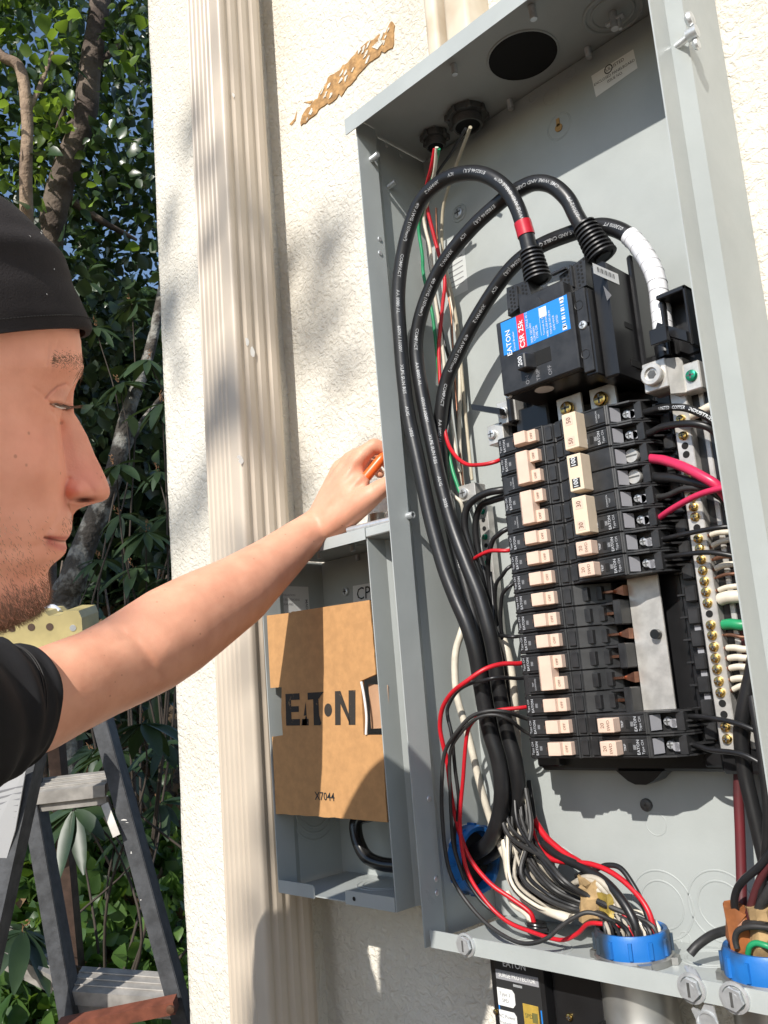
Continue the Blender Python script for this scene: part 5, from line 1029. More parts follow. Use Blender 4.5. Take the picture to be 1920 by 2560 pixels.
for k in range(13):
    v = 1975+k*16; u1 = 58-(k*16)*.24; a = atd(-40, v+14, 1.4755-.0012*k); b = atd(u1, v-8, 1.4755-.0012*k); w = CU*.0030; q.add([a-CF*.002, b-CF*.002, b+w-CF*.002, a+w-CF*.002], [(0,1,2,3)])
q.build('lettering', M_inkg, ld)
def step(u0, v0, u1, v1, t, hpx, name='step'):
    a = atd(u0, v0, t); b = atd(u1, v1, t); k = t/FPX; mb = MB(); dn = -CU*(hpx*k)
    bk = CF*.075+CU*.010
    mb.add([a, b, b+dn, a+dn, a+bk, b+bk, b+bk+dn*.5, a+bk+dn*.5], [(3,2,1,0),(0,1,5,4),(4,5,6,7),(1,2,6,5),(3,0,4,7)]); 
    for f in (.25, .5, .75): p = a+bk*f+CU*.0012; r = b+bk*f+CU*.0012; mb.tube([p, r], .0016, 6)
    mb.box(Vector((0,0,0)), Vector((1e-5,1e-5,1e-5))) if False else None
    st = mb.build(name, M_lad, ld); q = MB(); c = a+dn*1.25+CF*.01; e = b+dn*1.25+CF*.01; bar(q, c, e, .020*hpx/28, .004, CU); q.build('step_brace', M_lad, st); return st
step(62, 1985, 262, 1962, 1.665, 30); step(172, 2478, 425, 2496, 1.62, 34); step(-150, 2300, 130, 2440, 1.75, 30)
p0 = atd(232, 2552, 1.56); p1 = atd(440, 2510, 1.56); q = MB(); bar(q, p0-(p1-p0)*.4, p1, .022, .03, CU); sb = q.build('spreader_bar', mat('red_brown_bar', (.22,.07,.04), .6, var=.4), ld); screw(p1-(p1-p0)*.04-CF*.015, -CF, .008, .005, ld, M_brown, slot=False, name='rivet')
q = MB(); bar(q, atd(262, 2010, 1.64), atd(292, 2090, 1.62), .014, .004, CR); q.build('gusset', M_lad, ld)
for (u, v, w, h_) in ((310,2052,9,5), (318,2058,6,4), (328,2135,2,8), (352,2250,2,2), (268,1990,3,2)):
    tt = 1.70+(1.58-1.70)*(v-1610)/950-.004; q = MB(); q.add([atd(u+w*math.cos(k_)*random.uniform(.5,1), v+h_*math.sin(k_)*random.uniform(.5,1), tt) for k_ in np.linspace(0, 6.2, 8)[:-1]], [tuple(range(7))]); q.build('paint_splash', M_chip, ld)
# yellow top
k = 1.70/FPX; T = [(-40,1560),(20,1545),(60,1530),(112,1530),(122,1540),(150,1540),(162,1527),(196,1527),(204,1545),(208,1610),(208,1640),(-40,1640)]
P = [atd(u, v, 1.66) for u, v in T]; n = len(P); B_ = [p+CF*.10+CU*.004 for p in P]
tp = MB().add(P+B_, [tuple(range(n)), tuple(range(2*n-1, n-1, -1))]+[(i, n+i, n+(i+1) % n, (i+1) % n) for i in range(n)]).build('top_cap', M_yel, ld)
for (u, v, r) in ((78,1568,9), (124,1567,9), (182,1570,8), (30,1572,8)):
    c = atd(u, v, 1.659); MB().cyl(c, c+CF*.002, r*k, 16).build('tool_hole' if u != 182 else 'rivet', mat('hole_shade', (.10,.06,.04), .8) if u != 182 else M_steel, tp)  # flat dark discs stand in for the shade inside the tool holes
MB().tube(catmull([atd(100,1530,1.72), atd(130,1518,1.73), atd(150,1530,1.72)], 5), .006, 8).build('tool_clip', mat('pale_blue_plastic', (.45,.48,.55), .5), ld, True)

# --- tree standing behind the viewer: its sparse leaves dapple the wall corner and shade the garden
sh = []
for _ in range(72):
    f = g.random()
    if f < .62: tgt = Vector((g.uniform(-.89, -.52), -.08, g.choice([g.normal(.20, .13), g.normal(.62, .10)])))
    elif f < .82: tgt = Vector((g.normal(-.45, .05), 0, g.normal(.33, .08)))
    else: tgt = Vector((g.uniform(-.6, -.45), -.1, g.normal(-.75, .2)))
    sh.append(tgt+SUN*g.uniform(6.5, 8.5))
gd = []
for _ in range(900): gd.append(atd(g.uniform(-250, 430), g.uniform(900, 2230), g.uniform(2.1, 3.2))+SUN*g.uniform(5.5, 8.5))
AL = np.array([tuple(p) for p in sh+gd]); V, F = leaves(AL, .105, .62, g)
cen = AL.mean(0); bs = Vector((float(cen[0])-1.2, float(cen[1])-1.0, GZ)); shd = thing('shade_tree', 'tree behind the viewer whose leaves dapple the wall corner with shade', 'tree', tuple(bs)); mesh_np('crown', V, F, L_lite, shd, True)
q = MB(); q.tube(catmull([bs, bs+Vector((.1,.1,2.0)), bs+Vector((.35,.3,4.2)), Vector(cen)+Vector((0,0,.6))], 8), [.13-.0042*i for i in range(25)], 12); tk = q.build('trunk', M_bark, shd, True, 70)
for k in range(16):
    e = Vector(AL[int(g.integers(len(AL)))]); o_ = bs+Vector((.35,.3,4.2)) if k % 2 else Vector(cen)+Vector((0,0,.5)); q = MB(); q.tube(catmull([o_, o_.lerp(e, .5)+Vector((0,0,.2)), e], 6), [.022-.0015*i for i in range(13)], 7); q.build('branch', M_bark, tk, True, 70)
# ================================================================== the worker
def fused(parts, voxel, smooth=8):                   # capsule chains fused into one skin
    mb = MB()
    for ch in parts:
        pts = [Vector(p) for p, r in ch]; rad = [r for p, r in ch]
        for p, r in ch: 
            b = bmesh.new(); bmesh.ops.create_icosphere(b, subdivisions=3, radius=r); bmesh.ops.translate(b, vec=p, verts=b.verts); mb.bm(b)
        for (a, ra), (c, rc) in zip(ch, ch[1:]):
            if (Vector(a)-Vector(c)).length > 1e-4: mb.cyl(a, c, ra, 24, rc)
    me = bpy.data.meshes.new('tmp'); me.from_pydata(mb.v, [], mb.f); b = bmesh.new(); b.from_mesh(me); bmesh.ops.recalc_face_normals(b, faces=b.faces); b.to_mesh(me); b.free()
    o = bpy.data.objects.new('tmp', me); COL.objects.link(o)
    m = o.modifiers.new('r', 'REMESH'); m.mode = 'VOXEL'; m.voxel_size = voxel; m.use_smooth_shade = True
    m = o.modifiers.new('s', 'SMOOTH'); m.iterations = smooth; m.factor = .5
    bpy.context.view_layer.update(); r = bpy.data.meshes.new_from_object(o.evaluated_get(bpy.context.evaluated_depsgraph_get()))
    bpy.data.objects.remove(o); bpy.data.meshes.remove(me); return r
HT = .572; HK = HT/FPX*1000      # mm per photo pixel at the head
HD = Vector(ray(150, 1150)).normalized(); F0 = (CR-HD*CR.dot(HD)).normalized(); U0 = (CU-HD*CU.dot(HD)); U0 = (U0-F0*U0.dot(F0)).normalized()
PHI = math.radians(5); HFW = F0*math.cos(PHI)+HD*math.sin(PHI); HLAT = -HD*math.cos(PHI)+F0*math.sin(PHI)
HO = atd(150, 1150, HT)
def sag(u, v):                                       # point of the head's mid plane that shows at pixel (u, v)
    d = Vector(ray(u, v)); o = Vector(CAM); return o+d*((HO-o).dot(HLAT)/d.dot(HLAT))
def sag_lin(u, v):                                   # same, but linear (safe far outside the frame)
    return HO+HFW*((u-150)*HK/1000/.93)+U0*(-(v-1150)*HK/1000/.97)
PROF = np.array([(196,830),(203.5,854),(202.6,872),(206.5,896),(209.5,917),(206,936),(192,957),(185,978),(183,1000),(183,1011),(185,1033),(199.4,1055),(218.4,1090),(237,1137),(253,1169),(266,1197.5),(273.8,1219.7),(274.7,1235),(269,1247),(253,1255),(228,1261),(203,1269),(190,1277),(183,1288),(181,1308),(179.8,1324),(174,1338),(168,1346),(163,1350),(165,1359),(166.8,1369),(163,1383),(152,1394),(136,1406),(124,1419),(119.6,1432),(122,1451),(125,1470),(124,1487),(119,1505),(106,1521),(85,1536),(47,1553),(0,1574),(-80,1596)])
BASE = np.array([(196,830),(202,872),(204,900),(206,920),(200,940),(183,962),(170,985),(158,1015),(148,1045),(147,1080),(155,1130),(162,1180),(161,1230),(166,1258),(176,1278),(180,1300),(178,1324),(173,1338),(162,1350),(165,1365),(161,1383),(150,1394),(134,1406),(122,1419),(118,1432),(121,1451),(124,1470),(123,1487),(118,1505),(105,1521),(84,1536),(46,1553),(-1,1574),(-81,1596)])
_VD = np.arange(700, 1700, 1.0); _SM = {}
def _gs(y, sg): k = np.exp(-(np.arange(-3*sg, 3*sg+1)/sg)**2/2); k /= k.sum(); p = int(3*sg); return np.convolve(np.pad(y, p, mode='edge'), k, 'valid')
def fi(A, v):
    k = id(A)
    if k not in _SM: _SM[k] = _gs(np.interp(_VD, A[:, 1], A[:, 0]), 2 if A is PROF else 6)
    return np.interp(v, _VD, _SM[k])
def tab(v, T):
    k = tuple(T)
    if k not in _SM: _SM[k] = _gs(np.interp(_VD, [t[0] for t in T], [t[1] for t in T]), 16 if len(T) > 7 and T[0][0] == 830 else 9)
    return np.interp(v, _VD, _SM[k])
def gq(x, p): x = np.clip(x, 0, 1); return (1-(1-x)**p)**(1/p)
def sdist(u, v, A):                                  # distance to a polyline, px
    d = np.full(np.shape(u), 1e9)
    for (x0, y0), (x1, y1) in zip(A, A[1:]):
        t = np.clip(((u-x0)*(x1-x0)+(v-y0)*(y1-y0))/((x1-x0)**2+(y1-y0)**2), 0, 1); d = np.minimum(d, np.hypot(u-x0-t*(x1-x0), v-y0-t*(y1-y0)))
    return d
def ga(u, v, cu, cv, su, sv): return np.exp(-((u-cu)/su)**2-((v-cv)/sv)**2)
def halfwidth(u, v):                                 # half the face's width (mm) at profile position (u, v)
    xb = fi(BASE, v); xp = fi(PROF, v); db = (xb-u)*HK; dn = (xp-u)*HK
    Wf = 1.06*tab(v, [(830,66),(900,66),(980,67),(1080,72),(1200,70),(1300,64),(1400,58),(1500,52),(1596,44)]); Lf = 1.34*tab(v, [(830,74),(1000,74),(1200,78),(1350,76),(1450,66),(1520,74),(1596,95)])
    wb = np.where(db > 0, Wf*gq(db/Lf, 2.15), 0)
    Wn = tab(v, [(950,3),(1000,8),(1060,8.5),(1120,10.5),(1180,13),(1220,16.5),(1245,16),(1260,12.5),(1277,7),(1290,0)]); Ln = tab(v, [(990,9),(1120,14),(1200,19),(1240,24),(1262,22),(1280,10)])
    wn = Wn*gq(dn/Ln, 1.75)
    e2 = np.clip(dn/7, 0, 1); wn = wn+4.8*ga(u, v, 186, 1224, 22, 19)*e2+1.6*ga(u, v, 244, 1218, 20, 20)*e2-.6*e2*np.exp(-(sdist(u, v, [(226,1228),(214,1208),(196,1196),(172,1199)])/8)**2)
    k = 2.2; w = (wb+wn+np.sqrt((wb-wn)**2+k*k))/2-k*.30
    w = np.maximum(w, 0); edge = np.clip(dn/5, 0, 1)
    w = w-5.0*edge*ga(u, v, 158, 1010, 40, 26)+5.6*edge*ga(u, v, 146, 1006, 33, 22)      # socket and lid
    w = w+2.6*edge*ga(u, v, 178, 922, 42, 24)+1.2*edge*ga(u, v, 120, 925, 50, 22)        # brow
    w = w+2.2*ga(u, v, 95, 1165, 62, 60)+1.0*ga(u, v, 130, 1046, 26, 12)-1.0*ga(u, v, 132, 1068, 26, 9)
    lid = sdist(u, v, [(100,1006),(112,992),(130,977),(152,968),(166,972)]); w = w-1.7*np.exp(-(lid/4.0)**2)
    slit = sdist(u, v, [(114,1018),(135,1021),(160,1022),(181,1021)]); w = w-2.6*edge*np.exp(-(slit/3.6)**2)
    up = sdist(u, v, [(118,1011),(140,1010),(165,1012)]); w = w+1.1*edge*np.exp(-(up/6)**2)
    mo = sdist(u, v, [(163,1350),(140,1344),(118,1336),(99,1331)]); w = w-2.8*np.exp(-(mo/3.6)**2)
    lo = sdist(u, v, [(160,1372),(138,1366),(115,1351)]); w = w+2.4*np.exp(-(lo/12)**2)
    ul = sdist(u, v, [(168,1335),(145,1330),(120,1325)]); w = w+1.0*np.exp(-(ul/9)**2)
    w = w-1.6*ga(u, v, 128, 1408, 34, 15)-1.0*ga(u, v, 92, 1338, 12, 14)
    nl = sdist(u, v, [(157,1238),(140,1268),(118,1300),(98,1322)]); w = w-1.4*np.exp(-(nl/10)**2)
    al = sdist(u, v, [(166,1196),(157,1215),(157,1236),(168,1246)]); w = w-1.3*np.exp(-(al/6)**2)
    ph = ga(u, v, 174, 1300, 12, 26); w = w-.5*ph
    w = w-8.0*ga(u, v, 206, 1248, 28, 7.0)                                               # nostril
    w = w+1.6*ga(u, v, 100, 1480, 60, 45)
    for ln in ([(130,872),(119,905),(112,945)], [(106,880),(100,930)], [(70,985),(95,1000),(108,1012)], [(118,1034),(134,1050),(150,1056)]): w = w-.55*np.exp(-(sdist(u, v, ln)/4.5)**2)
    fr = .25*np.sin(v*.35+u*.05)*ga(u, v, 165, 870, 60, 30); w = w+fr*.5
    return np.maximum(w, 0)*1.06
vs_ = np.concatenate([np.arange(822, 1596, 2.0), np.arange(1600, 1661, 5.0)])
dd = np.concatenate([np.array([0, .4, .9, 1.6, 2.5, 3.6, 5, 6.6, 8.4, 10.4]), np.arange(12.5, 130, 2.3), np.arange(130, 340, 7)]); ND = len(dd); NBK = 24; dd = np.concatenate([dd, np.zeros(NBK)])
UU = np.empty((len(vs_), len(dd))); VV = np.empty_like(UU)
for i, v in enumerate(vs_):
    UU[i] = max(fi(PROF, min(v, 1590)), -70)-dd; VV[i] = v; ub = np.interp(v, [822, 1050, 1300, 1450, 1660], [-640, -655, -600, -520, -500]); sb = np.linspace(0, 1, NBK+1)[1:]; UU[i, ND:] = UU[i, ND-1]+(ub-UU[i, ND-1])*np.sin(sb*math.pi/2)
WWm = halfwidth(UU, VV); WWm[:, 0] = 0
back = np.clip((UU-UU[:, -1:])/330, 0, 1); WWm = WWm*np.sqrt(np.clip(1-(1-back)**2, 0, 1)); WWm = WWm*np.sqrt(np.clip(1-(np.clip(VV-1590, 0, 70)/70)**2, 0, 1))
nr, nc = UU.shape; hv = []; col = []
def skin_tint_shade(u, v):
    E3 = lambda x: x[..., None]
    def mixc(c, t, k): k = E3(np.clip(k, 0, 1)); return c*(1-k)+np.array(t)*k
    c = np.broadcast_to(np.array([.84,.385,.262]), u.shape+(3,)).copy()  # face base lighter than the arm, standing in for light bounced off the wall
    c = mixc(c, (.78,.25,.175), ga(u, v, 222, 1190, 50, 60)*.55+ga(u, v, 175, 1225, 26, 22)*.45+ga(u, v, 80, 1120, 70, 70)*.22+ga(u, v, 140, 1380, 40, 30)*.15)
    c = mixc(c, (.52,.13,.105), .85*(np.exp(-(sdist(u, v, [(158,1364),(140,1358),(112,1343)])/9)**2)+np.exp(-(sdist(u, v, [(168,1340),(145,1337),(112,1331)])/6)**2)))
    c = mixc(c, (.10,.025,.02), .8*np.exp(-(sdist(u, v, [(163,1350),(140,1344),(99,1331)])/2.4)**2))  # shade of the mouth line painted into the tint
    c = mixc(c, (.06,.015,.012), .95*ga(u, v, 206, 1248, 25, 6.5))  # dark inside of the nostril painted into the tint
    c = mixc(c, (.05,.02,.016), .85*np.exp(-(sdist(u, v, [(114,1018),(135,1021),(160,1022),(181,1021)])/2.0)**2))  # shade in the eye slit painted into the tint
    c = mixc(c, (.45,.17,.13), .40*ga(u, v, 140, 992, 34, 18)+.5*np.exp(-(sdist(u, v, [(100,1006),(112,992),(130,977),(152,968)])/2.6)**2))
    be = np.where(u < 135, 1/(1+np.exp(-(v-1420-(.35*(125-u)))/22)), 0); c = mixc(c, (.30,.15,.095), .22*np.maximum(be, .35*ga(u, v, 168, 1300, 16, 22)))
    c = mixc(c, (.11,.065,.042), .85/(1+np.exp((u+215+.12*(v-1000))/14))/(1+np.exp((v-1380)/25)))
    return c
TINT = skin_tint_shade(UU, VV)
for s in (1, -1):
    for i in range(nr):
        for j in range(nc):
            p = sag(UU[i,j], VV[i,j]) if UU[i,j] > -60 else sag_lin(UU[i,j], VV[i,j])+(sag(-60, VV[i,j])-sag_lin(-60, VV[i,j]))
            n_ = .05*mnoise.noise(Vector((UU[i,j]*.09, VV[i,j]*.09, 0)))
            hv.append(p+HLAT*(s*(WWm[i,j]+(n_ if WWm[i,j] > 3 else 0))/1000)); col.append(TINT[i,j])
N1 = nr*nc
hf = [(i*nc+j, i*nc+j+1, (i+1)*nc+j+1, (i+1)*nc+j) for i in range(nr-1) for j in range(nc-1)]
hf += [(N1+i*nc+j, N1+(i+1)*nc+j, N1+(i+1)*nc+j+1, N1+i*nc+j+1) for i in range(nr-1) for j in range(nc-1)]
# arm, hand, neck and shoulders
def S(u, v, half, t, k=1): return (atd(u, v, t), half*t/FPX*k)
armL = [(atd(-330, 1800, .665), .062), (atd(-150, 1790, .72), .058), S(75,1762,128,.80), S(160,1722,120,.83), S(240,1687,114,.865), S(315,1650,116,.90), S(372,1618,119,.925), S(430,1580,118,.95), S(500,1535,108,.985), S(592,1479,91,1.03), S(680,1409,68,1.08), S(753,1347,52,1.115), S(800,1312,45,1.135)]
def Hh(u, v, h, r): return (at(u, v, h), r)
WR = Hh(803,1310,.113,.0225)
hand = [[WR, Hh(845,1258,.108,.0215), Hh(878,1200,.101,.0185), Hh(896,1150,.095,.0130)],
        [WR, Hh(905,1139,.096,.0120), Hh(936,1113,.086,.0098), Hh(966,1126,.072,.0088), Hh(985,1160,.064,.0078), Hh(988,1185,.062,.007)],
        [WR, Hh(876,1150,.090,.0120), Hh(918,1124,.072,.0092), Hh(955,1140,.058,.0085), Hh(975,1170,.052,.0075)],
        [WR, Hh(851,1168,.086,.0115), Hh(885,1140,.066,.0090), Hh(925,1155,.050,.0080), Hh(950,1185,.046,.0072)],
        [WR, Hh(838,1192,.084,.0098), Hh(862,1160,.066,.0080), Hh(892,1168,.052,.0072), Hh(915,1192,.046,.0065)],
        [Hh(822,1318,.113,.0200), Hh(862,1290,.114,.0185), Hh(905,1256,.112,.0165), Hh(930,1238,.108,.0140), Hh(958,1217,.098,.0118), Hh(990,1203,.084,.0098)],
        [Hh(835,1275,.108,.0205), Hh(882,1240,.106,.0190), Hh(905,1205,.103,.0110)]]
neck = [(sag_lin(-300, 1450), .056), (sag_lin(-330, 1560), .060), (sag_lin(-390, 1700), .064), (sag_lin(-440, 1840), .085)]
NB_ = sag_lin(-440, 1900); LS = atd(-330, 1800, .665); RS = NB_+(NB_-LS)*.9; RS.z = LS.z
hip = Vector((NB_.x-.10, NB_.y-.02, -.86))
chest = [[(LS, .062), (NB_, .09), (RS, .062)], [(NB_, .10), (NB_.lerp(hip, .5), .12)]]
El = RS+Vector((-.03, -.04, -.30)); Wr = El+Vector((.10, .02, -.24))
armR = [[(RS, .055), (El, .046), (Wr, .028), (Wr+Vector((.02,.01,-.07)), .030)]]+[[(Wr+Vector((.02,.01,-.06)), .022), (Wr+Vector((.02+.012*i,.01-.018*(i-1.5),-.12)), .0098), (Wr+Vector((.035+.012*i,.012-.018*(i-1.5),-.155+.006*abs(i-1))), .0085)] for i in range(4)]+[[(Wr+Vector((.03,.02,-.05)), .016), (Wr+Vector((.06,.04,-.09)), .011), (Wr+Vector((.065,.045,-.115)), .009)]]
def er(u, v, w, r, sd): return (sag_lin(u, v)+HLAT*(sd*w/1000), r)
ears = []
for sd_ in (1, -1):
    ears += [[er(u, v, w, .0042, sd_) for u, v, w in ((-228,1120,73),(-236,1030,76),(-262,978,80),(-306,972,85),(-334,1025,88),(-324,1100,86),(-290,1165,82),(-258,1205,78),(-236,1190,75),(-230,1150,73))], [er(u, v, w, .0055, sd_) for u, v, w in ((-268,1010,78),(-296,1060,81),(-284,1120,79),(-262,1170,77))], [er(-262,1060,72,.009,sd_), er(-262,1140,72,.009,sd_)]]
me_a = fused([armL]+hand+[neck]+chest+armR+ears, .0032, 10)
pers = thing('person', 'person in black cap and black short-sleeved shirt reaching behind the panel edge', 'person', (hip.x, hip.y, GZ))
av = [tuple(v.co) for v in me_a.vertices]; af = [tuple(p.vertices) for p in me_a.polygons]; bpy.data.meshes.remove(me_a)
A_ = np.array(av); cc = (A_-CAM) @ CM; pu = PPX+FPX*cc[:, 0]/cc[:, 1]; pv = PPY-FPX*cc[:, 2]/cc[:, 1]
axd = np.interp(pu, [p[0] for p in ((75,.80),(160,.83),(240,.865),(315,.90),(372,.925),(430,.95),(500,.985),(592,1.03),(680,1.08),(753,1.115),(800,1.135))], [.80,.83,.865,.90,.925,.95,.985,1.03,1.08,1.115,1.135])
near = np.clip((axd-cc[:, 1])/.03, 0, 1)*(pu > 60)*(pu < 800)*(pv > 1250)
mv = -.0042*np.exp(-(sdist(pu, pv, [(262,1540),(290,1565),(312,1590),(335,1602),(365,1640),(395,1690)])/13)**2)+.0050*ga(pu, pv, 425, 1622, 45, 50)+.003*ga(pu, pv, 235, 1640, 70, 50)-.003*ga(pu, pv, 345, 1680, 40, 45)
A_ = A_+(near*mv)[:, None]*(-CM[:, 1])[None, :]
# knuckles, tendons and the wrist fold on the hand
nh = (pu > 770)*(pv < 1345)
mh = .0016*np.exp(-(sdist(pu, pv, [(800,1290),(850,1205),(890,1150)])/9)**2)-.0016*np.exp(-(sdist(pu, pv, [(800,1262),(840,1190),(862,1160)])/9)**2)+.0020*ga(pu, pv, 905, 1140, 15, 15)+.0016*ga(pu, pv, 876, 1152, 13, 13)-.0022*np.exp(-(sdist(pu, pv, [(918,1190),(905,1205),(890,1222)])/7)**2)-.0012*np.exp(-(sdist(pu, pv, [(930,1130),(945,1140)])/5)**2)
A_ = A_+(nh*mh)[:, None]*(-CM[:, 1])[None, :]; av = [tuple(x) for x in A_]
mb = MB(); mb.add(hv, hf); mb.add(av, af)
col += [np.array([.72,.362,.238])]*len(av)
def skin():
    m = bpy.data.materials.new('skin'); m.use_nodes = True; n = m.node_tree.nodes; l = m.node_tree.links; b = n['Principled BSDF']
    b.inputs['Roughness'].default_value = .48; b.inputs['Specular IOR Level'].default_value = .35; b.inputs['Subsurface Weight'].default_value = .16; b.inputs['Subsurface Radius'].default_value = (1, .35, .2); b.inputs['Subsurface Scale'].default_value = .006
    at_ = n.new('ShaderNodeAttribute'); at_.attribute_name = 'tint'; tc = n.new('ShaderNodeTexCoord')
    a = n.new('ShaderNodeTexNoise'); a.inputs['Scale'].default_value = 38; a.inputs['Detail'].default_value = 5; l.new(tc.outputs['Object'], a.inputs['Vector'])
    r = n.new('ShaderNodeValToRGB'); r.color_ramp.elements[0].position = .3; r.color_ramp.elements[1].position = .65; r.color_ramp.elements[0].color = (.90,.84,.82,1); r.color_ramp.elements[1].color = (1.04,1.04,1.04,1); l.new(a.outputs['Fac'], r.inputs[0])
    mx = n.new('ShaderNodeMix'); mx.data_type = 'RGBA'; mx.blend_type = 'MULTIPLY'; mx.inputs['Factor'].default_value = 1; l.new(at_.outputs['Color'], mx.inputs['A']); l.new(r.outputs[0], mx.inputs['B'])
    fk = n.new('ShaderNodeTexVoronoi'); fk.inputs['Scale'].default_value = 95; l.new(tc.outputs['Object'], fk.inputs['Vector'])
    rf = n.new('ShaderNodeValToRGB'); rf.color_ramp.elements[0].position = .07; rf.color_ramp.elements[1].position = .14; rf.color_ramp.elements[0].color = (1,1,1,1); rf.color_ramp.elements[1].color = (0,0,0,1); l.new(fk.outputs['Distance'], rf.inputs[0])
    sel = n.new('ShaderNodeMath'); sel.operation = 'GREATER_THAN'; sel.inputs[1].default_value = .72; sp = n.new('ShaderNodeSeparateColor'); l.new(fk.outputs['Color'], sp.inputs[0]); l.new(sp.outputs[0], sel.inputs[0])
    ml = n.new('ShaderNodeMath'); ml.operation = 'MULTIPLY'; l.new(rf.outputs[0], ml.inputs[0]); l.new(sel.outputs[0], ml.inputs[1]); m2 = n.new('ShaderNodeMath'); m2.operation = 'MULTIPLY'; m2.inputs[1].default_value = .5; l.new(ml.outputs[0], m2.inputs[0])
    mf = n.new('ShaderNodeMix'); mf.data_type = 'RGBA'; l.new(m2.outputs[0], mf.inputs['Factor']); l.new(mx.outputs['Result'], mf.inputs['A']); mf.inputs['B'].default_value = (.30,.12,.07,1); l.new(mf.outputs['Result'], b.inputs['Base Color'])
    bz = n.new('ShaderNodeTexNoise'); bz.inputs['Scale'].default_value = 700; bz.inputs['Detail'].default_value = 3; l.new(tc.outputs['Object'], bz.inputs['Vector']); bz2 = n.new('ShaderNodeTexNoise'); bz2.inputs['Scale'].default_value = 120; l.new(tc.outputs['Object'], bz2.inputs['Vector'])
    ad = n.new('ShaderNodeMath'); ad.operation = 'MULTIPLY_ADD'; ad.inputs[1].default_value = 1.5; l.new(bz2.outputs['Fac'], ad.inputs[0]); l.new(bz.outputs['Fac'], ad.inputs[2])
    bp = n.new('ShaderNodeBump'); bp.inputs['Strength'].default_value = .28; bp.inputs['Distance'].default_value = .0006; l.new(ad.outputs[0], bp.inputs['Height']); l.new(bp.outputs[0], b.inputs['Normal'])
    MATS['skin'] = m; return m
body = mb.build('body', skin(), pers); me = body.data
ca = me.color_attributes.new('tint', 'FLOAT_COLOR', 'POINT'); ca.data.foreach_set('color', np.array([list(c)+[1] for c in col], dtype=np.float32).ravel())
b = bmesh.new(); b.from_mesh(me); bmesh.ops.remove_doubles(b, verts=b.verts, dist=1e-6); bmesh.ops.recalc_face_normals(b, faces=b.faces)
for f in b.faces: f.smooth = True
b.to_mesh(me); b.free(); me.update()
# eye sliver and lashes, brow, stubble: fine hair strands as thin blades
_gu = np.arange(-60, 282, 2.0); _gv = np.arange(860, 1600, 2.0); _GW = halfwidth(*np.meshgrid(_gu, _gv))
def fsurf(u, v):
    x = min(max((u+60)/2, 0), len(_gu)-1.001); y = min(max((v-860)/2, 0), len(_gv)-1.001); i, j = int(y), int(x); f, g = y-i, x-j
    w = (_GW[i,j]*(1-g)+_GW[i,j+1]*g)*(1-f)+(_GW[i+1,j]*(1-g)+_GW[i+1,j+1]*g)*f
    return sag(u, v)+HLAT*((w+.35)/1000)
def strands(name, seeds, m):
    q = MB()
    for p, d, L, w in seeds:
        d = Vector(d).normalized(); s = d.cross(HLAT).normalized()*w; c = p+d*L*.5+HLAT*(L*.12+.0003); e = p+d*L+HLAT*(L*.10); q.add([p-s, p+s, c+s*.7, c-s*.7, e], [(0,1,2,3), (3,2,4)])
    o = q.build(name, m, pers); o['kind'] = 'stuff'; return o
M_hair = mat('brown_hair', (.22,.13,.08), .5); rr = random.Random(11); sd = []
while len(sd) < 2600:
    u = rr.uniform(-40, 126); v = rr.uniform(1230, 1592); xp = float(fi(PROF, v))
    if u > xp-1: continue
    dens = 1/(1+math.exp(-(v-1440-.25*(125-u))/18)); dens = max(dens, .10*(1/(1+math.exp(-(v-1330)/30)))*(1 if u < 70 else .3))
    if rr.random() > dens: continue
    sd.append((fsurf(u, v), HFW*rr.uniform(-.1, .9)-U0*rr.uniform(.5, 1.2)+HLAT*.25, rr.uniform(.0022, .0052)*(.6 if v < 1430 else 1), .00009))
for k in range(70):
    u = rr.uniform(140, 182); v = rr.uniform(1285, 1325)
    if u < fi(PROF, v)-1: sd.append((fsurf(u, v), -U0+HFW*.3, .0018, .00007))
for k in range(260):                                  # whiskers on the chin outline
    v = rr.uniform(1425, 1575); u = float(fi(PROF, v)); sd.append((sag(u-1, v), HFW*rr.uniform(.2, 1)-U0*rr.uniform(.4, 1.2), rr.uniform(.002, .005), .00009))
strands('stubble', sd, M_hair); sd = []
for k in range(800):
    f = rr.random()**.7; u = 108+100*f; v = 924-6*math.sin(f*3)+rr.gauss(0, 5+8*f)
    if u < fi(PROF, v)-1: sd.append((fsurf(u, v), HFW*(-.9+.9*f)+U0*(.5-.8*rr.random()), rr.uniform(.006, .011), .00010))
strands('eyebrow', sd, mat('blond_hair', (.15,.085,.042), .5)); sd = []
for k in range(170):
    f = k/169; u = 122+62*f; sd.append((fsurf(min(u, 181), 1017), HFW*(.9+.3*f)-U0*(.25-.9*(f-.4)*rr.random())+HLAT*.5, rr.uniform(.005, .0095), .00013))
strands('eyelash', sd, mat('eyelash_hair', (.22,.14,.09), .5))
q = MB(); e = [(116,1018),(128,1015.5),(145,1014.5),(163,1015.5),(180,1019),(166,1024),(146,1026),(128,1023.5)]; q.add([fsurf(u, v)+HLAT*.0013 for u, v in e], [tuple(range(8))]); eo = q.build('eye', mat('eye_white', (.50,.38,.34), .12), pers)
q = MB(); e = [(150,1015),(170,1016.5),(175,1019),(166,1024.5),(152,1025)]; q.add([fsurf(u, v)+HLAT*.0016 for u, v in e], [tuple(range(5))]); q.build('iris', mat('eye_iris', (.05,.045,.04), .06), eo)
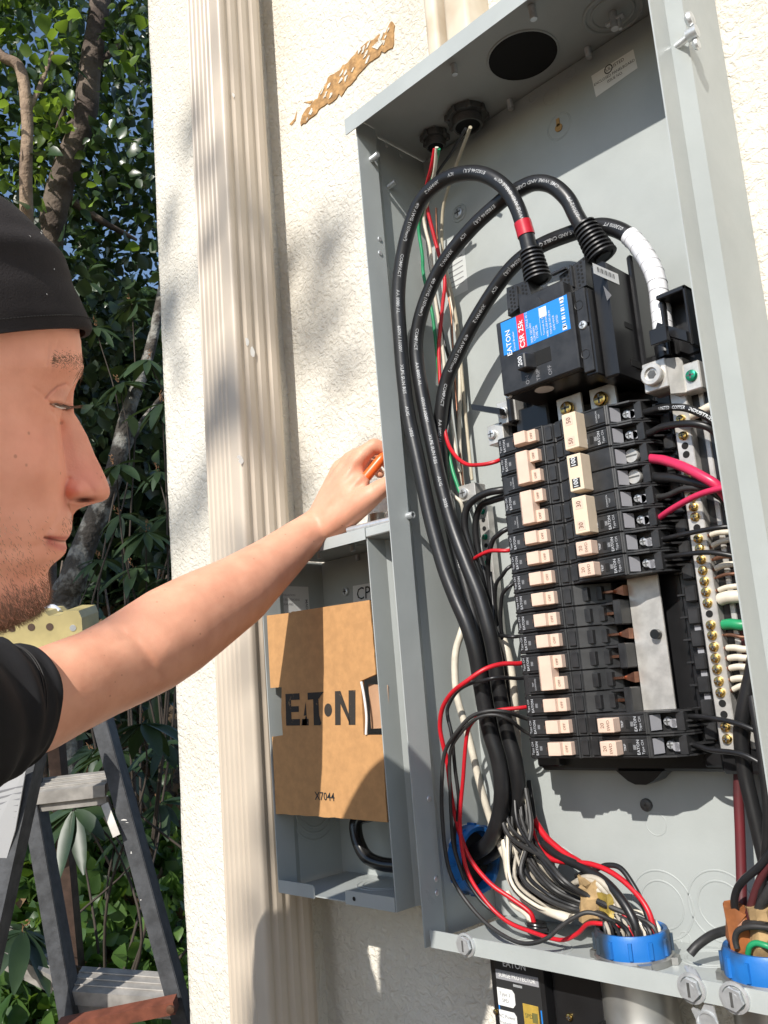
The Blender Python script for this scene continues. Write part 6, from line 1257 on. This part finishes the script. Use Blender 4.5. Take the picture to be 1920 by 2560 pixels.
# cap
CPF = np.array([(-215,438),(-120,452),(-60,480),(0,515),(30,531),(69,567),(99.5,600),(127,644),(151,673),(169,700),(181,736),(193,769),(205,796),(214,812),(217,824),(212,838)])
UC, BK = -215, -680
def cap_uv(th, q):
    c, s = math.cos(th), math.sin(th); v = 600
    for _ in range(4):
        uf = float(np.interp(v, CPF[:, 1], CPF[:, 0])); ub = UC-(uf-UC)*1.02-20
        u = UC+(uf-UC if c > 0 else UC-ub)*math.copysign(abs(c)**.85, c); hem = 834+max(0, 205-u)*.165-(8 if u > 180 else 0)*0
        v = 438+(hem-438)*q
    return u, v
cv = []; NT, NQ = 96, 44
for j in range(NQ+1):
    qv = j/NQ
    for i in range(NT):
        th = 2*math.pi*i/NT; u, v = cap_uv(th, qv); R = math.sqrt(max(0, 1-(1-min(1, (v-436)/330))**2)); w = 81*R*math.copysign(abs(math.sin(th))**.9, math.sin(th))
        p = sag(u, v) if u > -60 else sag_lin(u, v)+(sag(-60, v)-sag_lin(-60, v)); p = p+HLAT*(w/1000)
        n_ = (p-(HO+HFW*-.09+U0*.09)).normalized(); fold = .0030*math.exp(-((v-655-(u-60)*-.05)/26)**2)-.0018*math.exp(-((v-720)/30)**2)
        cv.append(p+n_*(fold*(1 if qv < .97 else 0)+.0016*mnoise.noise(p*26)+.0022))
for i in range(NT):
    p = cv[NQ*NT+i]; c0 = HO+HFW*-.09+U0*(p-HO).dot(U0); cv.append(p+(c0-p).normalized()*.0035-U0*.0006)
for i in range(NT): p = cv[(NQ+1)*NT+i]; cv.append(p+U0*.010)
cf = [(j*NT+i, j*NT+(i+1) % NT, (j+1)*NT+(i+1) % NT, (j+1)*NT+i) for j in range(NQ+2) for i in range(NT)]
M_cloth = mat('black_cotton', (.021,.0175,.0185), .9, var=.35, vscale=18, bump=.6, bscale=900, bdist=.0006, spec=.3)
capo = MB().add(cv, cf).build('cap', M_cloth, pers, True, 70)
q = MB()
for k in range(26):
    i = rr.randrange(NT); j = rr.randrange(12, NQ-1); p = cv[j*NT+i]; nrm = (p-(HO+HFW*-.09+U0*.09)).normalized(); a_ = nrm.orthogonal().normalized(); b2 = nrm.cross(a_); an = rr.uniform(0, 6.28); d_ = a_*math.cos(an)+b2*math.sin(an); L_ = rr.uniform(.0006, .0026); q.cyl(p+nrm*.0004, p+nrm*.0004+d_*L_, .00016, 4)
lo_ = q.build('lint', M_label, capo); lo_['kind'] = 'stuff'
q = MB(); HR = [cv[(NQ-3)*NT+i] for i in range(NT)]
for i in range(0, NT):
    a_, b2 = HR[i], HR[(i+1) % NT]; nrm = (a_-(HO+HFW*-.09+U0*.09)).normalized()
    for f0 in (.05, .38, .71): q.cyl(a_.lerp(b2, f0)+nrm*.0004, a_.lerp(b2, f0+.22)+nrm*.0004, .00030, 5)
so2_ = q.build('stitching', mat('black_thread', (.012,.011,.011), .7), capo); so2_['kind'] = 'stuff'
# shirt, trousers, shoes
shirt = [[(LS+Vector((0,0,-.005)), .076), (NB_+Vector((0,0,-.02)), .105), (RS, .074)], [(NB_, .112), (NB_.lerp(hip, .5), .138), (hip, .135)]]
mesh_s = fused(shirt+[[(RS, .070), (RS.lerp(El, .75), .060)]], .009, 12)
sm = MB(); sm.add([tuple(v.co) for v in mesh_s.vertices], [tuple(p.vertices) for p in mesh_s.polygons]); bpy.data.meshes.remove(mesh_s)
slv = [(atd(-330, 1800, .665), .080), (atd(-200, 1800, .705), .076), (atd(-90, 1792, .745), .071), (atd(-40, 1788, .762), .0655), (atd(0, 1780, .775), .0600), (atd(25, 1775, .783), .0575), (atd(42, 1770, .789), .0565)]
P = catmull([p for p, r in slv], 6); rad = np.interp(np.linspace(0, 1, len(P)), np.linspace(0, 1, len(slv)), [r for p, r in slv]); seg = 56; vs = []
ax = (P[-1]-P[0]).normalized(); e1 = (CU-ax*CU.dot(ax)).normalized(); e2 = ax.cross(e1)
for i, p in enumerate(P):
    for k in range(seg):
        a = 2*math.pi*k/seg; f = i/(len(P)-1); wr = .0075*mnoise.noise(Vector((math.cos(a)*1.6+f*3.5, math.sin(a)*1.6, f*5)))*(1-.6*f)+.0030*math.sin(f*26+3*math.sin(a*2))*(1-f)
        vs.append(p+(e1*math.cos(a)+e2*math.sin(a))*(rad[i]+wr)+ax*(.006*math.cos(a)))
n0 = len(P)
for dr, dz in ((-.0022, .0006), (-.0034, -.004), (-.0036, -.02)):
    for k in range(seg): a = 2*math.pi*k/seg; vs.append(P[-1]+ax*(dz+.006*math.cos(a))+(e1*math.cos(a)+e2*math.sin(a))*(rad[-1]+dr))
sm.add(vs, [(i*seg+k, i*seg+(k+1) % seg, (i+1)*seg+(k+1) % seg, (i+1)*seg+k) for i in range(n0+2) for k in range(seg)]); sho = sm.build('shirt', mat('black_jersey', (.012,.012,.014), .8, var=.3, vscale=20, bump=.3, bscale=1200, bdist=.0005, spec=.3), pers, True, 70)
mm = MB()
for off in (-.020, -.0225): mm.tube([P[-1]+ax*(off+.006*math.cos(2*math.pi*k/seg))+(e1*math.cos(2*math.pi*k/seg)+e2*math.sin(2*math.pi*k/seg))*(rad[-1]+.0016) for k in range(seg+1)], .0006, 5)
mm.build('sleeve_hem', mat('black_thread', (.012,.011,.011), .7), sho, True)
le = hip+Vector((0,.10,0)); ri = hip+Vector((0,-.10,0))
me_t = fused([[(hip+Vector((0,0,.06)), .132), (hip+Vector((0,0,-.06)), .14)]]+[[(hip+Vector((0,sy*.085,-.08)), .085), (hip+Vector((.03,sy*.10,-.42)), .065), (Vector((hip.x-.02, hip.y+sy*.11, GZ+.10)), .055), (Vector((hip.x-.02, hip.y+sy*.11, GZ+.06)), .056)] for sy in (-1, 1)], .012, 10)
sm = MB(); sm.add([tuple(v.co) for v in me_t.vertices], [tuple(p.vertices) for p in me_t.polygons]); bpy.data.meshes.remove(me_t); sm.build('trousers', mat('dark_trousers', (.03,.032,.04), .85), pers, True, 80)
for sy in (-1, 1):
    me_t = fused([[(Vector((hip.x-.05, hip.y+sy*.11, GZ+.042)), .040), (Vector((hip.x+.06, hip.y+sy*.12, GZ+.040)), .038), (Vector((hip.x+.16, hip.y+sy*.125, GZ+.034)), .033)]], .008, 6); sm = MB(); sm.add([tuple(v.co) for v in me_t.vertices], [tuple(p.vertices) for p in me_t.polygons]); bpy.data.meshes.remove(me_t); sm.build('shoe', mat('brown_leather', (.10,.06,.035), .6), pers, True, 80)
# orange handled tool in the hand
a = at(914, 1195, .098); b_ = at(978, 1118, .076); tl = thing('screwdriver', 'orange handled tool held between thumb and index finger', 'tool', tuple(a)); d = (b_-a).normalized()
mb = MB(); mb.lathe([(0, -.03), (.0062, -.03), (.0066, 0), (.0066, .030), (.0058, .036), (.0030, .040), (0, .040)], a, d, 20); mb.build('handle', mat('orange_plastic', (.75,.13,.02), .35), tl, True)
mb = MB(); mb.cyl(a+d*.04, a+d*.085, .0022, 10); mb.build('shaft', M_steel, tl, True)
